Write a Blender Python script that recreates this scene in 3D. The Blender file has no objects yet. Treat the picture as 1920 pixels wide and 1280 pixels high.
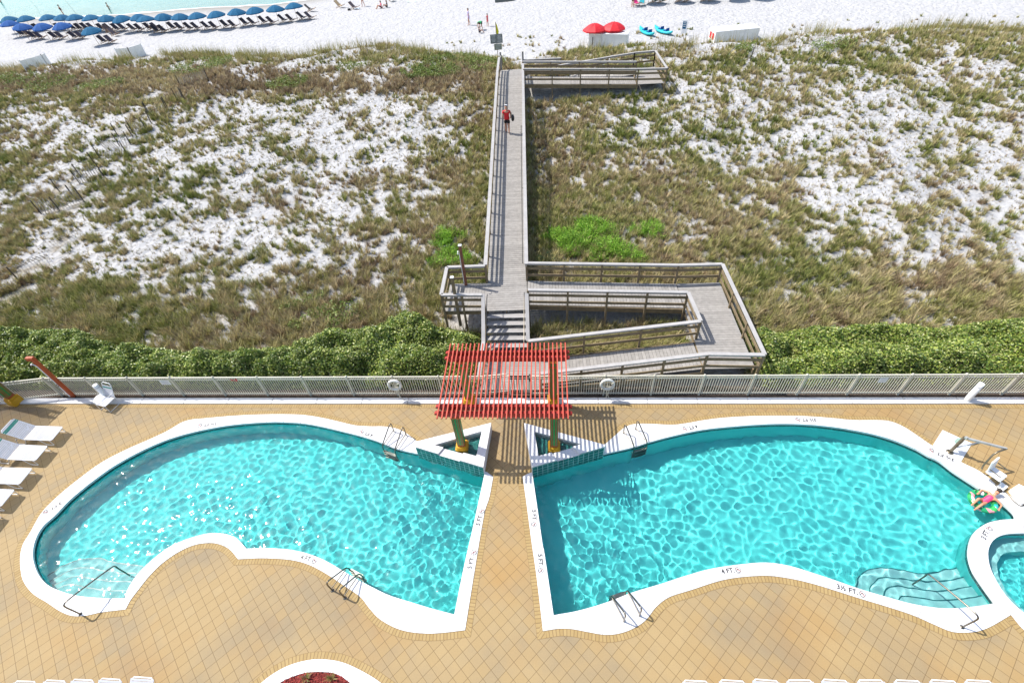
import bpy, bmesh, math, random
import numpy as np
from mathutils import Vector, Matrix, geometry
R_=math.radians
C=bpy.context.scene.collection
S=bpy.context.scene
random.seed(7); RNG=np.random.default_rng(7)

# ------------------------------------------------------------------ camera
H=16.68                      # camera height above the pool deck, metres
FPX=938.43                   # focal length in pixels of the 1920 px wide photograph
CR=Matrix(((0.9972231,0.0092142,0.0738992),(0.0452099,0.7136336,-0.6990588),(-0.0591782,0.7004586,0.7112353)))
cd=bpy.data.cameras.new('camera'); cam=bpy.data.objects.new('camera',cd); C.objects.link(cam)
cd.sensor_width=36; cd.lens=FPX/1920*36; cd.clip_start=.1; cd.clip_end=3000
cam.matrix_world=Matrix.Translation((0,0,H))@CR.to_4x4(); S.camera=cam
# ------------------------------------------------------------------ light
SUN_AZ,SUN_EL=159.5,54.5
w=bpy.data.worlds.new('World'); S.world=w; w.use_nodes=True
nt=w.node_tree; bg=nt.nodes['Background']; sk=nt.nodes.new('ShaderNodeTexSky'); sk.sky_type='NISHITA'
sk.sun_disc=False; sk.sun_elevation=R_(SUN_EL); sk.sun_rotation=R_(90-SUN_AZ)*1.0; sk.air_density=1.0; sk.dust_density=1.6; sk.ozone_density=.4
nt.links.new(sk.outputs[0],bg.inputs[0]); bg.inputs[1].default_value=.15
sd=bpy.data.lights.new('sun','SUN'); sd.energy=3.9; sd.angle=R_(.53); sd.color=(1,.965,.91); sd.cycles.is_caustics_light=True
sun=bpy.data.objects.new('sun',sd); C.objects.link(sun)
SD=Vector((math.cos(R_(SUN_AZ))*math.cos(R_(SUN_EL)),math.sin(R_(SUN_AZ))*math.cos(R_(SUN_EL)),math.sin(R_(SUN_EL))))
sun.rotation_euler=(-SD).to_track_quat('-Z','Y').to_euler(); sun.location=(0,0,60)
S.view_settings.view_transform='Standard'; S.view_settings.look='None'; S.view_settings.exposure=0.64; S.view_settings.gamma=1
S.cycles.use_denoising=True; S.cycles.max_bounces=10; S.cycles.diffuse_bounces=5; S.cycles.transparent_max_bounces=12
S.cycles.sample_clamp_indirect=6; S.cycles.caustics_refractive=True; S.cycles.caustics_reflective=False

# ------------------------------------------------------------------ geometry from the photograph: camera ray to a height
def G(px,py,z=0.):
    d=CR@Vector((px-960,-(py-640),-FPX)); t=(z-H)/d.z
    return Vector((d.x*t,d.y*t,z))
def GL(pts,z=0.): return [G(p[0],p[1],z) for p in pts]
def CRom(P,corners=(),n=6,closed=True):
    """smooth line through points, sharp at the listed indices"""
    m=len(P); out=[]
    rng=range(m) if closed else range(m-1)
    for i in rng:
        p1,p2=P[i],P[(i+1)%m]
        p0=P[i-1] if (i not in corners and (closed or i>0)) else p1-(p2-p1)
        j=(i+1)%m
        p3=P[(i+2)%m] if (j not in corners and (closed or i+2<m)) else p2+(p2-p1)
        k=max(2,int(n))
        for s in range(k):
            t=s/k; t2=t*t; t3=t2*t
            out.append(.5*((2*p1)+(-p0+p2)*t+(2*p0-5*p1+4*p2-p3)*t2+(-p0+3*p1-3*p2+p3)*t3))
    if not closed: out.append(P[-1].copy())
    return out

# ------------------------------------------------------------------ tags
def tag(o,label=None,cat=None,group=None,kind=None):
    if label: o['label']=label
    if cat: o['category']=cat
    if group: o['group']=group
    if kind: o['kind']=kind
    return o
def empty(name,loc=(0,0,0),rz=0.,label=None,cat=None,group=None):
    o=bpy.data.objects.new(name,None); C.objects.link(o); o.location=loc; o.rotation_euler=(0,0,rz); o.empty_display_size=.2
    return tag(o,label,cat,group)
def copy_tree(o,parent=None):
    c=o.copy(); C.objects.link(c)
    if parent: c.parent=parent
    for ch in o.children: copy_tree(ch,c)
    return c
def link(name,me,mat,parent=None):
    o=bpy.data.objects.new(name,me); C.objects.link(o)
    if mat:
        for m in (mat if isinstance(mat,(list,tuple)) else [mat]): me.materials.append(m)
    if parent: o.parent=parent
    return o
class MB:
    def __init__(s): s.v=[]; s.f=[]; s.mi=[]; s.sm=[]
    def add(s,vs,fs,mi=0,smooth=False):
        n=len(s.v); s.v+= [tuple(x) for x in vs]; s.f+=[tuple(n+i for i in f) for f in fs]; s.mi+=[mi]*len(fs); s.sm+=[smooth]*len(fs); return s
    def box(s,c,d,rz=0.,mi=0,M=None):
        x,y,z=d[0]/2,d[1]/2,d[2]/2; vs=[Vector((a,b,e)) for a in(-x,x) for b in(-y,y) for e in(-z,z)]
        Q=M or Matrix.Rotation(rz,3,'Z'); vs=[Q@v+Vector(c) for v in vs]
        return s.add(vs,[(0,1,3,2),(4,6,7,5),(0,4,5,1),(2,3,7,6),(0,2,6,4),(1,5,7,3)],mi)
    def beam(s,p,q,wd,hd,mi=0,up=(0,0,1),cap=None):
        p,q=Vector(p),Vector(q); d=(q-p); L=d.length; d.normalize(); u=Vector(up)
        sdv=d.cross(u); 
        if sdv.length<1e-4: sdv=d.cross(Vector((1,0,0)))
        sdv.normalize(); u=sdv.cross(d).normalized()
        vs=[]
        for e in(p,q):
            for a,b in((-1,-1),(1,-1),(1,1),(-1,1)): vs.append(e+sdv*a*wd/2+u*b*hd/2)
        return s.add(vs,[(0,1,2,3),(7,6,5,4),(0,4,5,1),(1,5,6,2),(2,6,7,3),(3,7,4,0)],mi)
    def tube(s,pts,r,n=8,mi=0,closed=False,caps=True):
        P=[Vector(p) for p in pts]; m=len(P); rings=[]; rr=r if isinstance(r,(list,tuple)) else [r]*m
        t0=None; nrm=None
        for i,p in enumerate(P):
            a=P[i-1] if (i>0 or closed) else p; b=P[(i+1)%m] if (i<m-1 or closed) else p
            t=(b-a).normalized()
            if nrm is None:
                nrm=t.orthogonal().normalized()
            else:
                nrm=(nrm-t*nrm.dot(t)); nrm=nrm.normalized() if nrm.length>1e-6 else t.orthogonal().normalized()
            bn=t.cross(nrm); rings.append([p+(nrm*math.cos(2*math.pi*k/n)+bn*math.sin(2*math.pi*k/n))*rr[i] for k in range(n)])
        vs=[v for g in rings for v in g]; fs=[]
        for i in range(m if closed else m-1):
            j=(i+1)%m
            for k in range(n): k2=(k+1)%n; fs.append((i*n+k,i*n+k2,j*n+k2,j*n+k))
        s.add(vs,fs,mi,True)
        if caps and not closed: s.add(rings[0],[tuple(range(n))[::-1]],mi); s.add(rings[-1],[tuple(range(n))],mi)
        return s
    def lathe(s,prof,c=(0,0,0),n=24,mi=0,smooth=True,sx=1.,sy=1.):
        vs=[];fs=[]
        for r,z in prof:
            for k in range(n): a=2*math.pi*k/n; vs.append((c[0]+r*math.cos(a)*sx,c[1]+r*math.sin(a)*sy,c[2]+z))
        for i in range(len(prof)-1):
            for k in range(n): k2=(k+1)%n; fs.append((i*n+k,i*n+k2,(i+1)*n+k2,(i+1)*n+k))
        return s.add(vs,fs,mi,smooth)
    def slab(s,outer,holes,z0,z1,mi=0,sides=True,zf=None):
        """extruded polygon (top at z1, sides down to z0), holes allowed"""
        zf=zf or (lambda x,y:z1)
        loops=[[Vector((p.x,p.y,0)) for p in outer]]+[[Vector((p.x,p.y,0)) for p in h] for h in holes]
        tris=geometry.tessellate_polygon(loops); allp=[p for l in loops for p in l]
        fs=[]
        for t in tris:
            a,b,c=(allp[i] for i in t)
            fs.append(t if ((b-a).cross(c-a)).z>0 else (t[0],t[2],t[1]))
        s.add([(p.x,p.y,zf(p.x,p.y)) for p in allp],fs,mi)
        if sides:
            for l in loops:
                n=len(l); s.add([(p.x,p.y,zf(p.x,p.y)) for p in l]+[(p.x,p.y,z0) for p in l],[(i,(i+1)%n,n+(i+1)%n,n+i) for i in range(n)],mi)
        return s
    def build(s,name,mat,parent=None,bevel=0.):
        me=bpy.data.meshes.new(name); me.from_pydata(s.v,[],s.f)
        me.polygons.foreach_set('material_index',s.mi); me.polygons.foreach_set('use_smooth',s.sm)
        if len(s.f)<60000:
            bm=bmesh.new(); bm.from_mesh(me); bmesh.ops.recalc_face_normals(bm,faces=bm.faces)
            if bevel:
                es=[e for e in bm.edges if len(e.link_faces)==2 and e.calc_face_angle(0)>.5]
                bmesh.ops.bevel(bm,geom=es,offset=bevel,segments=2,affect='EDGES',clamp_overlap=True)
            bm.to_mesh(me); bm.free()
        me.update(); return link(name,me,mat,parent)
def npmesh(name,V,F,mat,parent=None,smooth=False,attrs=None):
    """V (n,3) array, F (m,k) array of faces"""
    me=bpy.data.meshes.new(name); n,k=F.shape
    me.vertices.add(len(V)); me.vertices.foreach_set('co',np.ascontiguousarray(V,dtype=np.float32).ravel())
    me.loops.add(n*k); me.loops.foreach_set('vertex_index',F.astype(np.int32).ravel())
    me.polygons.add(n); me.polygons.foreach_set('loop_start',(np.arange(n)*k).astype(np.int32)); me.polygons.foreach_set('loop_total',np.full(n,k,dtype=np.int32))
    if smooth: me.polygons.foreach_set('use_smooth',np.ones(n,dtype=bool))
    for an,arr in (attrs or {}).items():
        a=me.attributes.new(an,'FLOAT','POINT'); a.data.foreach_set('value',arr.astype(np.float32))
    me.update(calc_edges=True); me.validate(); return link(name,me,mat,parent)

# ------------------------------------------------------------------ materials
MATS={}
class NT:
    def __init__(s,name):
        s.m=bpy.data.materials.new(name); s.m.use_nodes=True; s.t=s.m.node_tree; s.n=s.t.nodes; s.l=s.t.links
        s.b=s.n['Principled BSDF']; s.out=s.n['Material Output']
    def new(s,t,**kw):
        x=s.n.new(t)
        for k,v in kw.items():
            if k.startswith('_'): setattr(x,k[1:],v)
            else: x.inputs[k.replace('__',' ')].default_value=v
        return x
    def ln(s,a,b): s.l.new(a,b)
    def math(s,op,a,b=None,c=None):
        x=s.n.new('ShaderNodeMath'); x.operation=op
        for i,v in enumerate((a,b,c)):
            if v is None: continue
            if isinstance(v,(int,float)): x.inputs[i].default_value=v
            else: s.ln(v,x.inputs[i])
        return x.outputs[0]
    def pos(s):
        g=s.n.new('ShaderNodeNewGeometry'); return g.outputs['Position']
    def noise(s,scale,vec=None,detail=4,rough=.55,out='Fac'):
        x=s.n.new('ShaderNodeTexNoise'); x.inputs['Scale'].default_value=scale; x.inputs['Detail'].default_value=detail; x.inputs['Roughness'].default_value=rough
        s.ln(vec if vec is not None else s.pos(),x.inputs['Vector']); return x.outputs[out]
    def ramp(s,fac,stops):
        x=s.n.new('ShaderNodeValToRGB'); e=x.color_ramp.elements
        while len(e)<len(stops): e.new(.5)
        for i,(p,c) in enumerate(stops): e[i].position=p; e[i].color=(*c,1)
        s.ln(fac,x.inputs[0]); return x.outputs[0]
    def mix(s,f,a,b,mode='MIX'):
        x=s.n.new('ShaderNodeMix'); x.data_type='RGBA'; x.blend_type=mode
        for v,i in((f,0),(a,6),(b,7)):
            if isinstance(v,(int,float)): x.inputs[i].default_value=v
            elif isinstance(v,tuple): x.inputs[i].default_value=(*v,1)
            else: s.ln(v,x.inputs[i])
        return x.outputs[2]
    def bump(s,h,strength=.3,dist=.01):
        x=s.n.new('ShaderNodeBump'); x.inputs['Strength'].default_value=strength; x.inputs['Distance'].default_value=dist
        s.ln(h,x.inputs['Height']); s.ln(x.outputs[0],s.b.inputs['Normal'])
    def col(s,c): 
        if isinstance(c,tuple): s.b.inputs['Base Color'].default_value=(*c,1)
        else: s.ln(c,s.b.inputs['Base Color'])
    def set(s,rough=.6,metal=0.,spec=.5): s.b.inputs['Roughness'].default_value=rough; s.b.inputs['Metallic'].default_value=metal; s.b.inputs['Specular IOR Level'].default_value=spec; return s
def sc(c,k): return tuple(min(1,x*k) for x in c)
def mat(name,c,rough=.6,metal=0.,var=.12,scale=6.,island=0.,spec=.4,bump=0.,bscale=40.):
    if name in MATS: return MATS[name]
    t=NT(name); t.set(rough,metal,spec)
    f=t.noise(scale); cc=t.ramp(f,[(.3,sc(c,1-var)),(.7,sc(c,1+var))])
    if island:
        g=t.n.new('ShaderNodeNewGeometry'); k=t.ramp(g.outputs['Random Per Island'],[(0,(1-island,)*3),(1,(1,)*3)]); cc=t.mix(1.,cc,k,'MULTIPLY')
    t.col(cc)
    if bump: t.bump(t.noise(bscale),bump)
    MATS[name]=t.m; return t.m
M_white=mat('white_paint',(.80,.80,.79),.45,var=.04)
M_strap=mat('white_vinyl_strap',(.54,.55,.59),.5,var=.05,island=.08)
M_teal=mat('teal_strap',(.01,.20,.17),.5)
M_cream=mat('cream_fence_paint',(.56,.53,.43),.5,var=.07,scale=3)
M_steel=mat('stainless_steel',(.20,.18,.15),.3,metal=1.,var=.1)
M_darksteel=mat('bronze_steel',(.20,.17,.12),.35,metal=.8)
M_wood=mat('weathered_grey_plank',(.31,.29,.265),.8,var=.14,scale=5,island=.16,spec=.2,bump=.3,bscale=30)
M_cap=mat('grey_rail_cap',(.37,.355,.34),.75,var=.10,scale=4,island=.08,spec=.2)
M_timber=mat('treated_pine',(.23,.175,.105),.8,var=.22,scale=5,island=.2,spec=.2)
M_redwood=mat('coral_red_stain',(.50,.08,.045),.6,var=.12,island=.12)
M_brick=mat('rust_red_pole',(.42,.09,.03),.55)
M_yellow=mat('ochre_yellow_base',(.60,.33,.02),.5,var=.1)
M_green=mat('post_green_panel',(.03,.25,.05),.45,var=.1)
M_trim=mat('post_red_trim',(.33,.08,.03),.5)
M_rubber=mat('black_rubber',(.02,.02,.022),.5)
M_soil=mat('dark_mulch_soil',(.075,.055,.04),.95,var=.5,scale=9,bump=.8)
M_blue=mat('blue_canvas',(.0,.095,.20),.9,var=.1,island=.1)
M_blue2=mat('bright_blue_canvas',(.006,.075,.27),.9,var=.1,island=.1)
M_red=mat('red_canvas',(.62,.012,.02),.6,var=.1,island=.15)
M_navy=mat('navy_sling',(.085,.07,.085),.8)
M_chairwood=mat('oiled_chair_wood',(.36,.22,.12),.6)
M_boxwhite=mat('white_storage_panel',(.72,.72,.67),.6,var=.06,scale=3)
M_turq=mat('turquoise_plastic',(.01,.42,.47),.4)
M_slat=mat('weathered_slat',(.52,.48,.41),.85,var=.2,island=.35)
M_ink=mat('black_lettering',(.05,.05,.05),.5)
M_redink=mat('red_lettering',(.45,.03,.02),.5)
M_joint=mat('grey_joint',(.30,.29,.28),.9)
M_skin=mat('skin',(.52,.27,.17),.5,var=.05)
M_hair=mat('dark_hair',(.03,.02,.015),.6)

def coping_mat():
    t=NT('white_coping'); t.set(.55,0,.4)
    n=t.noise(1.2,detail=5); c=t.ramp(n,[(.25,(.60,.59,.575)),(.6,(.72,.715,.71))])
    n2=t.noise(60,detail=2); c=t.mix(.12,c,t.ramp(n2,[(.35,(.5,.5,.5)),(.6,(.85,.85,.85))]),'MULTIPLY'); t.col(c); t.bump(n2,.15,.003); return t.m
M_coping=coping_mat()
def paver_mat():
    t=NT('ochre_pavers'); t.set(.75,0,.3)
    # square 12 inch slabs laid on the diagonal
    mp=t.new('ShaderNodeMapping',_vector_type='TEXTURE'); th=-0.77934; s=.30494
    mp.inputs['Location'].default_value=(-1.55304,8.23255,0); mp.inputs['Rotation'].default_value=(0,0,th); mp.inputs['Scale'].default_value=(s,s,1)
    t.ln(t.pos(),mp.inputs[0]); sep=t.new('ShaderNodeSeparateXYZ'); t.ln(mp.outputs[0],sep.inputs[0])
    def edge(o):
        f=t.math('FRACT',o); return t.math('MINIMUM',f,t.math('SUBTRACT',1.,f))
    e=t.math('MINIMUM',edge(sep.outputs[0]),edge(sep.outputs[1]))
    mort=t.math('SMOOTH_MIN',1.,t.math('MULTIPLY',e,1/.031),.001)
    cell=t.new('ShaderNodeCombineXYZ'); t.ln(t.math('FLOOR',sep.outputs[0]),cell.inputs[0]); t.ln(t.math('FLOOR',sep.outputs[1]),cell.inputs[1])
    wn=t.new('ShaderNodeTexWhiteNoise'); t.ln(cell.outputs[0],wn.inputs[0])
    base=t.ramp(wn.outputs[0],[(0,(.34,.24,.112)),(.5,(.355,.252,.12)),(1,(.375,.27,.13))])
    st=t.math('ADD',t.noise(.35,detail=5),t.math('MULTIPLY',t.math('SUBTRACT',wn.outputs[0],.5),.16)); c=t.mix(t.ramp(st,[(.42,(0,0,0)),(.68,(.85,.85,.85))]),base,(.25,.195,.12))
    st2=t.noise(.22,t_off(t,(31,5,0)),detail=4); c=t.mix(t.ramp(st2,[(.5,(0,0,0)),(.7,(.6,.6,.6))]),c,(.36,.20,.06))
    fine=t.noise(35,detail=3); c=t.mix(.35,c,t.ramp(fine,[(.3,(.72,.72,.72)),(.7,(1,1,1))]),'MULTIPLY')
    c=t.mix(mort,(.12,.075,.032),c); t.col(c); t.bump(mort,.5,.004); return t.m
def t_off(t,o):
    a=t.new('ShaderNodeVectorMath',_operation='ADD'); a.inputs[1].default_value=o; t.ln(t.pos(),a.inputs[0]); return a.outputs[0]
M_paver=paver_mat()
def border_mat():
    t=NT('border_pavers'); t.set(.75,0,.3); uv=t.new('ShaderNodeUVMap'); sep=t.new('ShaderNodeSeparateXYZ'); t.ln(uv.outputs[0],sep.inputs[0])
    x=t.math('MULTIPLY',sep.outputs[0],1/.105); f=t.math('FRACT',x); e=t.math('MINIMUM',f,t.math('SUBTRACT',1.,f))
    v=sep.outputs[1]; ev=t.math('MULTIPLY',t.math('MINIMUM',v,t.math('SUBTRACT',1.,v)),2.)
    mort=t.math('MINIMUM',1.,t.math('MULTIPLY',t.math('MINIMUM',e,ev),6.))
    wn=t.new('ShaderNodeTexWhiteNoise',_noise_dimensions='1D'); t.ln(t.math('FLOOR',x),wn.inputs['W'])
    c=t.ramp(wn.outputs[0],[(0,(.33,.225,.09)),(.6,(.375,.265,.115)),(1,(.35,.245,.105))]); fine=t.noise(35,detail=3)
    c=t.mix(.35,c,t.ramp(fine,[(.3,(.72,.72,.72)),(.7,(1,1,1))]),'MULTIPLY'); t.col(t.mix(mort,(.18,.115,.05),c)); return t.m
M_border=border_mat()
def tile_mat(name,ca,cb,cw,ch,grout,rough=.2):
    t=NT(name); t.set(rough,0,.5); uv=t.new('ShaderNodeUVMap'); br=t.new('ShaderNodeTexBrick',_offset=0.,Scale=1.)
    br.inputs['Color1'].default_value=(*ca,1); br.inputs['Color2'].default_value=(*cb,1); br.inputs['Mortar'].default_value=(*grout,1)
    br.inputs['Brick Width'].default_value=cw; br.inputs['Row Height'].default_value=ch; br.inputs['Mortar Size'].default_value=.011; br.inputs['Bias'].default_value=0
    t.ln(uv.outputs[0],br.inputs['Vector']); t.col(br.outputs[0]); return t.m
M_tile=tile_mat('dark_green_tile',(.010,.10,.085),(.02,.17,.14),.2,.17,(.42,.55,.50))
M_wltile=tile_mat('waterline_tile',(.006,.035,.04),(.012,.06,.06),.15,.15,(.03,.10,.10))
def plaster(name,c1,c2):
    t=NT(name); t.set(.8,0,.1); t.col(t.ramp(t.noise(1.5),[(.3,c1),(.7,c2)])); return t.m
M_plaster=plaster('turquoise_pool_plaster',(.085,.63,.61),(.115,.69,.66))
M_step=plaster('pale_step_plaster',(.24,.58,.57),(.32,.64,.62))
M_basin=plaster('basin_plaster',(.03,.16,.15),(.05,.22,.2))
def water_mat():
    m=bpy.data.materials.new('clear_water'); m.use_nodes=True; t=m.node_tree; t.nodes.clear(); o=t.nodes.new('ShaderNodeOutputMaterial')
    g=t.nodes.new('ShaderNodeBsdfGlass'); g.inputs['IOR'].default_value=1.33; g.inputs['Roughness'].default_value=0.; g.inputs['Color'].default_value=(.93,1,1,1); gl=t.nodes.new('ShaderNodeBsdfGlossy'); gl.inputs['Roughness'].default_value=.06; gl.inputs['Color'].default_value=(.005,.005,.005,1); ad=t.nodes.new('ShaderNodeAddShader'); t.links.new(g.outputs[0],ad.inputs[0]); t.links.new(gl.outputs[0],ad.inputs[1]); t.links.new(ad.outputs[0],o.inputs[0]); return m
M_water=water_mat()

# ================================================================== SETTING: deck, pools, terrain
def offset_loop(P,d,closed=True):
    n=len(P); out=[]; ar=sum(P[i].x*P[(i+1)%n].y-P[(i+1)%n].x*P[i].y for i in range(n)) if closed else 1
    sg=1 if ar>0 else -1
    for i in range(n):
        a=P[i-1] if (i>0 or closed) else P[i]; b=P[(i+1)%n] if (i<n-1 or closed) else P[i]
        t1=(P[i]-a); t2=(b-P[i]); t1=t1.normalized() if t1.length>1e-6 else t2.normalized(); t2=t2.normalized() if t2.length>1e-6 else t1
        n1=Vector((t1.y,-t1.x,0))*sg; n2=Vector((t2.y,-t2.x,0))*sg; m=(n1+n2); 
        m=m.normalized() if m.length>1e-4 else n1; k=1/max(.45,m.dot(n1)); out.append(P[i]+m*d*k)
    return out
def uv_strip(name,rows,mat,parent=None,closed=True,vs=(0.,1.)):
    """strip between two point rows, u = metres along, v from vs"""
    a,b=rows; n=len(a); me=bpy.data.meshes.new(name); m=n if closed else n-1
    me.from_pydata([tuple(p) for p in a]+[tuple(p) for p in b],[],[(i,(i+1)%n,n+(i+1)%n,n+i) for i in range(m)])
    uv=me.uv_layers.new(name='UVMap'); L=[0.]
    for i in range(m): L.append(L[-1]+((a[(i+1)%n]-a[i]).length+(b[(i+1)%n]-b[i]).length)/2)
    for i,pl in enumerate(me.polygons):
        co=[(L[i],vs[0]),(L[i+1],vs[0]),(L[i+1],vs[1]),(L[i],vs[1])]
        for k,li in enumerate(pl.loop_indices): uv.data[li].uv=co[k]
    bm=bmesh.new(); bm.from_mesh(me); bmesh.ops.recalc_face_normals(bm,faces=bm.faces); bm.to_mesh(me); bm.free()
    return link(name,me,mat,parent)
ZC=.022
li_px=[(888,982),(870.7,1057.5),(851.7,1151),(809.7,1140),(767,1127),(727,1114),(683.8,1092.7),(645.9,1071),(602.5,1046.7),(556.5,1031.8),(507.7,1027),(461.7,1027.7),(442.5,1007.5),(420,1000),(395,998.8),(370,1003.8),(340,1013.8),(315,1026),(292.5,1042.5),(270,1062.5),(252.5,1082.5),(240,1102.5),(233.8,1121),(205,1120.8),(170,1118.8),(140,1115),(107.5,1105),(85,1092.5),(70,1072.5),(62,1047.5),(62.5,1025),(70,1002.5),(82.5,983.8),(103.6,965),(132.8,934.8),(170,904.3),(212.4,873.8),(265.5,844.5),(318.6,822),(380,805.5),(440,795.5),(500,791),(534,791),(568.8,793.3),(603,799.3),(637.5,807.3),(671.9,815.9),(706,826.2),(744,841),(783.4,856.6)]
L_in=GL(li_px,ZC); WL=G(778.8,837.5,.5); WR=G(906,875.5,.5); WL.z=WR.z=ZC
L_in[-1]=WL; L_in=[WR]+L_in
Lc={0,3,12,23,len(L_in)-1}
L_in=CRom(L_in,Lc,5)
lo_px=[(924.8,893.8),(917.5,932.5),(908.8,960),(896.4,1030),(872,1180.7),(832.7,1185.4),(800,1187),(765,1183.5),(738,1175),(710.8,1159),(691.9,1138.8),(675.6,1118.5),(645.9,1098),(616,1077.8),(580.8,1058.9),(545.6,1049.4),(494,1046),(446.8,1048),(430,1028.8),(407.5,1018.8),(382.5,1018),(357.5,1023.8),(330,1037.5),(302.5,1057.5),(280,1080),(260,1105),(245,1125),(236,1141.8),(190,1147.5),(160,1153.8),(135,1153.8),(112.5,1145),(90,1130),(62.5,1112.5),(45,1090),(39.5,1067.5),(38.8,1042.5),(44,1020),(57,998.6),(79.7,960),(111.5,928),(148.7,897.7),(191,867),(239,842),(278.8,824.6),(313,808.7),(340,792.8),(358.5,787),(380,784.8),(440,779.5),(500,777),(545.8,777),(573,778.6),(603,783.2),(637.5,791),(666,797.6),(694.8,799.5),(717.7,799.5),(741,803),(760,811),(781.6,827.2)]
L_out=GL(lo_px,0); Lo_c={0,4,17,27,len(L_out)-1}
L_out=L_out+[Vector((-3.7,10.05,0)),Vector((-2.35,9.55,0))]; Lo_c|={len(L_out)-1,len(L_out)-2}
L_out=CRom(L_out,Lo_c,5)
ri_px=[(1007.5,951),(1017.5,1020),(1021,1037.5),(1038,1152.5),(1085,1143.8),(1140,1127.5),(1185,1110),(1235,1095),(1285,1078.8),(1335,1065),(1400,1056),(1440,1054),(1480,1060),(1520,1072),(1560,1085),(1610,1102.5),(1660,1117.5),(1710,1131),(1760,1138.8),(1797.5,1139),(1835,1135),(1866,1130),(1842.5,1097.5),(1825,1070),(1817,1045),(1817,1025),(1822.5,1005),(1835,990),(1855,978.8),(1880,973.8),(1904,972.5),(1902,963.8),(1890,951.8),(1873,938),(1849,924),(1823,907),(1789,884.8),(1763,865),(1742.6,855.6),(1720,842.7),(1686,828),(1651.5,817),(1617,809),(1560,799.5),(1500,794.5),(1440,794.5),(1380,798.5),(1320,804.7),(1269,815),(1222.5,827),(1185,838.4),(1132.5,856.3)]
R_in=GL(ri_px,ZC); W2=G(1132.5,837.5,.5); W1=G(997.5,875,.5); W1.z=W2.z=ZC; R_in[-1]=W2; R_in=[W1]+R_in
R_in=CRom(R_in,{0,4,22,31,len(R_in)-1},5)
ro_px=[(980,893.8),(987.5,946),(997.5,1022),(1006,1080),(1018,1182.5),(1047.5,1178),(1072.5,1178.8),(1100,1183.8),(1135,1189.5),(1165,1186),(1192.5,1175),(1212.5,1160),(1230,1137.5),(1255,1118.8),(1297.5,1105),(1335,1092.5),(1365,1085),(1400,1080.5),(1440,1079),(1480,1084),(1520,1093),(1560,1105),(1610,1121),(1660,1136),(1710,1152.5),(1747.5,1168.8),(1780,1182.5),(1805,1185.5),(1835,1182.5),(1860,1172.5),(1895,1152),(1920,1181),(1965,1215),(2020,1200),(2060,1120),(2050,1040),(2000,985),(1930,955),(1888,925),(1866,908),(1850,893),(1830,880),(1801,866),(1748,836),(1720,817),(1694.5,800.6),(1672,791),(1651.5,788),(1600,787.7),(1560,784),(1500,780),(1420,780),(1360,783),(1320,787.8),(1288,793.4),(1260,796.6),(1222.5,795),(1190.6,795),(1172,801),(1157,813),(1136,831.5)]
R_out=GL(ro_px,0)+[Vector((.6,10.1,0)),Vector((-.85,9.5,0))]; n_=len(R_out)
R_out=CRom(R_out,{0,4,30,n_-1,n_-2,n_-3},5)
sp_px=[(1920,998.8),(1885,1001),(1865,1010),(1855,1025),(1853,1042.5),(1857.5,1065),(1872.5,1095),(1892.5,1122.5),(1920,1147.5),(1955,1168),(1990,1160),(2015,1125),(2015,1070),(1990,1020),(1955,1002)]
SP=CRom(GL(sp_px,ZC),(),5)
pl_out=CRom(GL([(490,1280),(520,1258),(550,1244),(585,1236),(615,1236),(645,1242),(680,1258),(715,1280),(760,1320),(740,1380),(600,1400),(470,1370),(450,1320)],0),(),6)
pl_in=CRom(GL([(522,1280),(545,1268),(570,1260),(600,1258),(630,1262),(655,1278),(680,1300),(690,1340),(600,1370),(520,1345),(505,1300)],.06),(),6)

mb=MB(); mb.slab([Vector(p) for p in((-48,-8,0),(40,-8,0),(40,12.735,0),(-48,12.735,0))],[L_out,R_out,pl_out],-.2,0.)
deck=mb.build('pool_deck',M_paver); tag(deck,kind='structure')
for nm,lp,cl in(('pool_border_pavers',L_out,1),('pool_border_pavers',R_out,1),('planter_border_pavers',pl_out,1)):
    a=[p+Vector((0,0,.004+i*1e-5)) for i,p in enumerate(lp)]; b=[p+Vector((0,0,.004+i*1e-5)) for i,p in enumerate(offset_loop(lp,.2))]
    tag(uv_strip(nm,(a,b),M_border),kind='structure')
a=[Vector((x,12.735,.004)) for x in np.arange(-48,40,1.)]; b=[Vector((p.x,12.53,.004)) for p in a]
tag(uv_strip('kerb_border_pavers',(a,b),M_border,closed=False),kind='structure')
mb=MB()
for k in range(-24,21): mb.box((k*2.+1,12.885,-.03),(1.985,.295,.18))
tag(mb.build('concrete_kerb',M_coping,bevel=.01),kind='structure')
mb=MB(); mb.slab([Vector(p) for p in((-60,13.03,0),(60,13.03,0),(60,13.7,0),(-60,13.7,0))],[],-.3,-.02); tag(mb.build('soil_strip',M_soil),kind='structure')

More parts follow.
